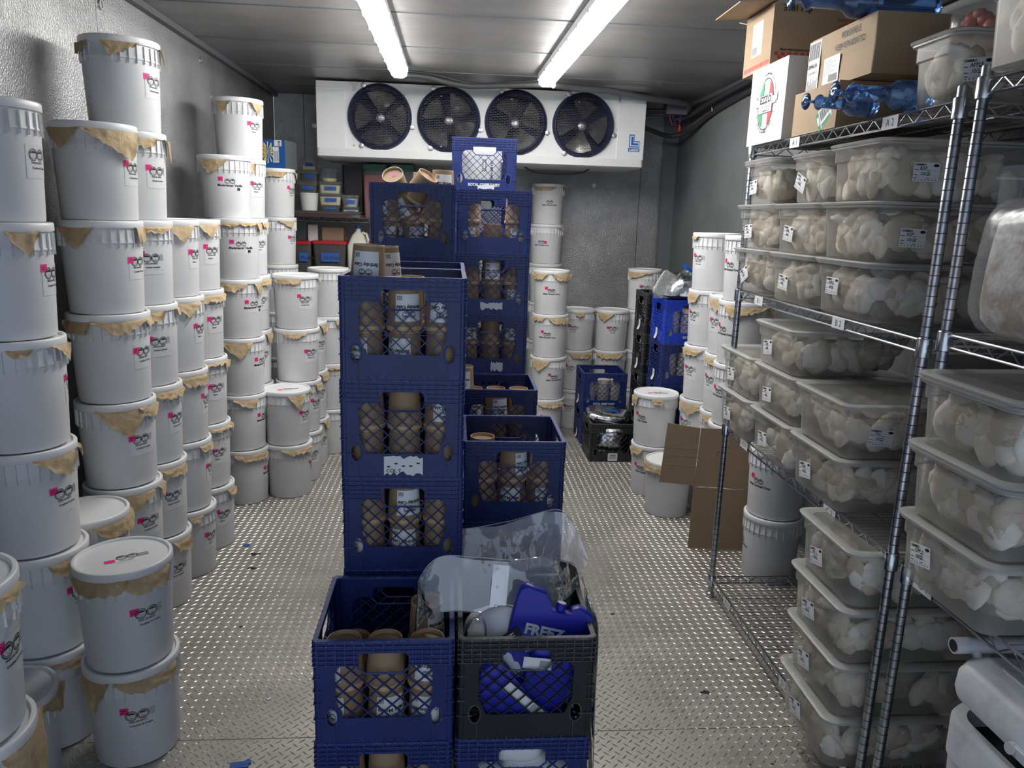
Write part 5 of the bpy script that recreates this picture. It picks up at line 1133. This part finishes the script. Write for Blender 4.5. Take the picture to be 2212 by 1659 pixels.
tag(obj('clear_wrap', blob(.22, (.035, .02, .055), 44, 20, 14, 16, .8), None, (.045, 1.99, BZ + .31), (0, .35, 0), mats=M_BAG, smooth=40), 'small twist of clear wrap behind the plastic strip roll', 'wrap')
# PVC strips: ribbons swept along a path, width direction given per point
def ribbon(name, label, pts, wid, m, t=.003, cat='plastic strip', parent=None, n_sub=8):
    P = [Vector(p) for p, w in pts]; Wd = [Vector(w) for p, w in pts]; out = []
    def cr(A, i, s): a, b, c_, d_ = A[max(i - 1, 0)], A[i], A[i + 1], A[min(i + 2, len(A) - 1)]; return .5 * ((2 * b) + (c_ - a) * s + (2 * a - 5 * b + 4 * c_ - d_) * s * s + (3 * b - a - 3 * c_ + d_) * s ** 3)
    for i in range(len(P) - 1):
        for k in range(n_sub): out.append((cr(P, i, k / n_sub), cr(Wd, i, k / n_sub).normalized()))
    out.append((P[-1], Wd[-1].normalized())); mb = MB(); N_ = len(out); nv = 8
    mb.grid(lambda u, v: out[min(int(u * (N_ - 1) + .5), N_ - 1)][0] + Vector((.0, 1, .3)) * .013 * noise.noise(Vector((u * 8, v * 2.5, wid * 9))) + out[min(int(u * (N_ - 1) + .5), N_ - 1)][1] * wid * (v - .5), N_ - 1, nv)
    for s in (-.5, .5): mb.tube([p + w * wid * s for p, w in out], t * .45, 5)
    return tag(obj(name, mb, parent, mats=m, smooth=60), label if parent is None else None, cat if parent is None else None)
t = thing('pvc_strip', 'curled clear plastic curtain strip with a metal plate, draped over the two front crates', 'plastic strip', (.15, 1.85, .70))
q = lambda x, y, z: (x - .15, y - 1.85, z - .70)
ribbon('strip_film', '', [(q(.02, 1.90, .655), (.10, .25, .95)), (q(-.045, 1.90, .60), (.35, .4, .8)), (q(-.075, 1.82, .615), (.2, .1, .97)), (q(-.082, 1.76, .680), (.05, .05, 1)), (q(-.03, 1.735, .752), (.02, .35, .93)), (q(.06, 1.745, .748), (0, .40, .92)), (q(.16, 1.76, .732), (0, .45, .9)), (q(.25, 1.78, .730), (-.05, .45, .9)), (q(.32, 1.82, .70), (-.15, .4, .9)), (q(.362, 1.88, .66), (-.2, .2, .95))], .135, M_STRIP, parent=t)
obj('metal_plate', MB().box((0, 0, 0), (.042, .0025, .112)).lathe([(0, .003), (.003, .003), (.004, 0)], 8, (-.005, -.001, -.045), M=Matrix.Rotation(PI / 2, 3, 'X')).lathe([(0, .003), (.003, .003), (.004, 0)], 8, (-.005, -.001, .0), M=Matrix.Rotation(PI / 2, 3, 'X')).lathe([(0, .003), (.003, .003), (.004, 0)], 8, (-.008, -.001, .045), M=Matrix.Rotation(PI / 2, 3, 'X')), t, q(.127, 1.750, .736), (-.44, .10, 0), mats=mat('perforated_plate', (.68, .70, .70), .4, .5))
ribbon('pvc_strip', 'clear plastic curtain strip folded into a tall peak behind the curled one', [((.03, 1.99, .705), (0, .2, 1)), ((.10, 1.975, .722), (0, .2, 1)), ((.18, 1.965, .745), (.05, .2, 1)), ((.255, 1.955, .775), (.12, .2, 1)), ((.300, 1.945, .780), (.15, .2, 1)), ((.335, 1.93, .735), (.22, .2, 1)), ((.362, 1.90, .665), (.3, .2, 1))], .16, M_STRIP)
ribbon('pvc_strip', 'clear plastic strip hanging down the right side of the front crates', [((.358, 1.80, .700), (0, 1, 0)), ((.372, 1.78, .66), (0, 1, 0)), ((.374, 1.77, .45), (0, 1, .02)), ((.378, 1.765, .25), (0, 1, 0)), ((.372, 1.76, .05), (0, 1, 0))], .20, M_STRIP)
# white bags inside the lower right front crate
for i, (x, z) in enumerate(((.10, .09), (.20, .13), (.29, .09), (.18, .215))):
    tag(obj('white_bag', blob(.14, (.062, .045, .062 if i < 3 else .035), 50 + i, 20, 12, 10, .6), None, (x, BY + .065, LV(0) + z), mats=M_WBAG, smooth=40), ['crumpled white bag, left in the lower front right crate', 'crumpled white bag, middle in the lower front right crate', 'crumpled white bag, right in the lower front right crate', 'white bag behind the handle of the lower front right crate'][i], 'bag', 'white bags in the lower front right crate')
# paper scrap on the floor, tape mark on the bucket under the shelf
tag(obj('paper_scrap', MB().grid(lambda u, v: (1.40 + .09 * u + .02 * v, 2.60 + .05 * v, .004 + .012 * math.sin(u * 7 + v * 3) ** 2), 8, 4), None, mats=M_PALE, smooth=80), 'crumpled pale scrap on the floor under the bottom wire shelf', 'scrap')
for i, (x, y) in enumerate(((1.135, 2.03), (1.14, 1.88), (1.16, 1.83))): tag(obj('crumb', MB().lathe([(0, 0), (.006, .001), (.005, .005), (0, .006)], 7), None, (x, y, .002), mats=M_PALE), 'pale crumb on the floor beside the bin stack', 'crumb', 'crumbs beside the bin stack')
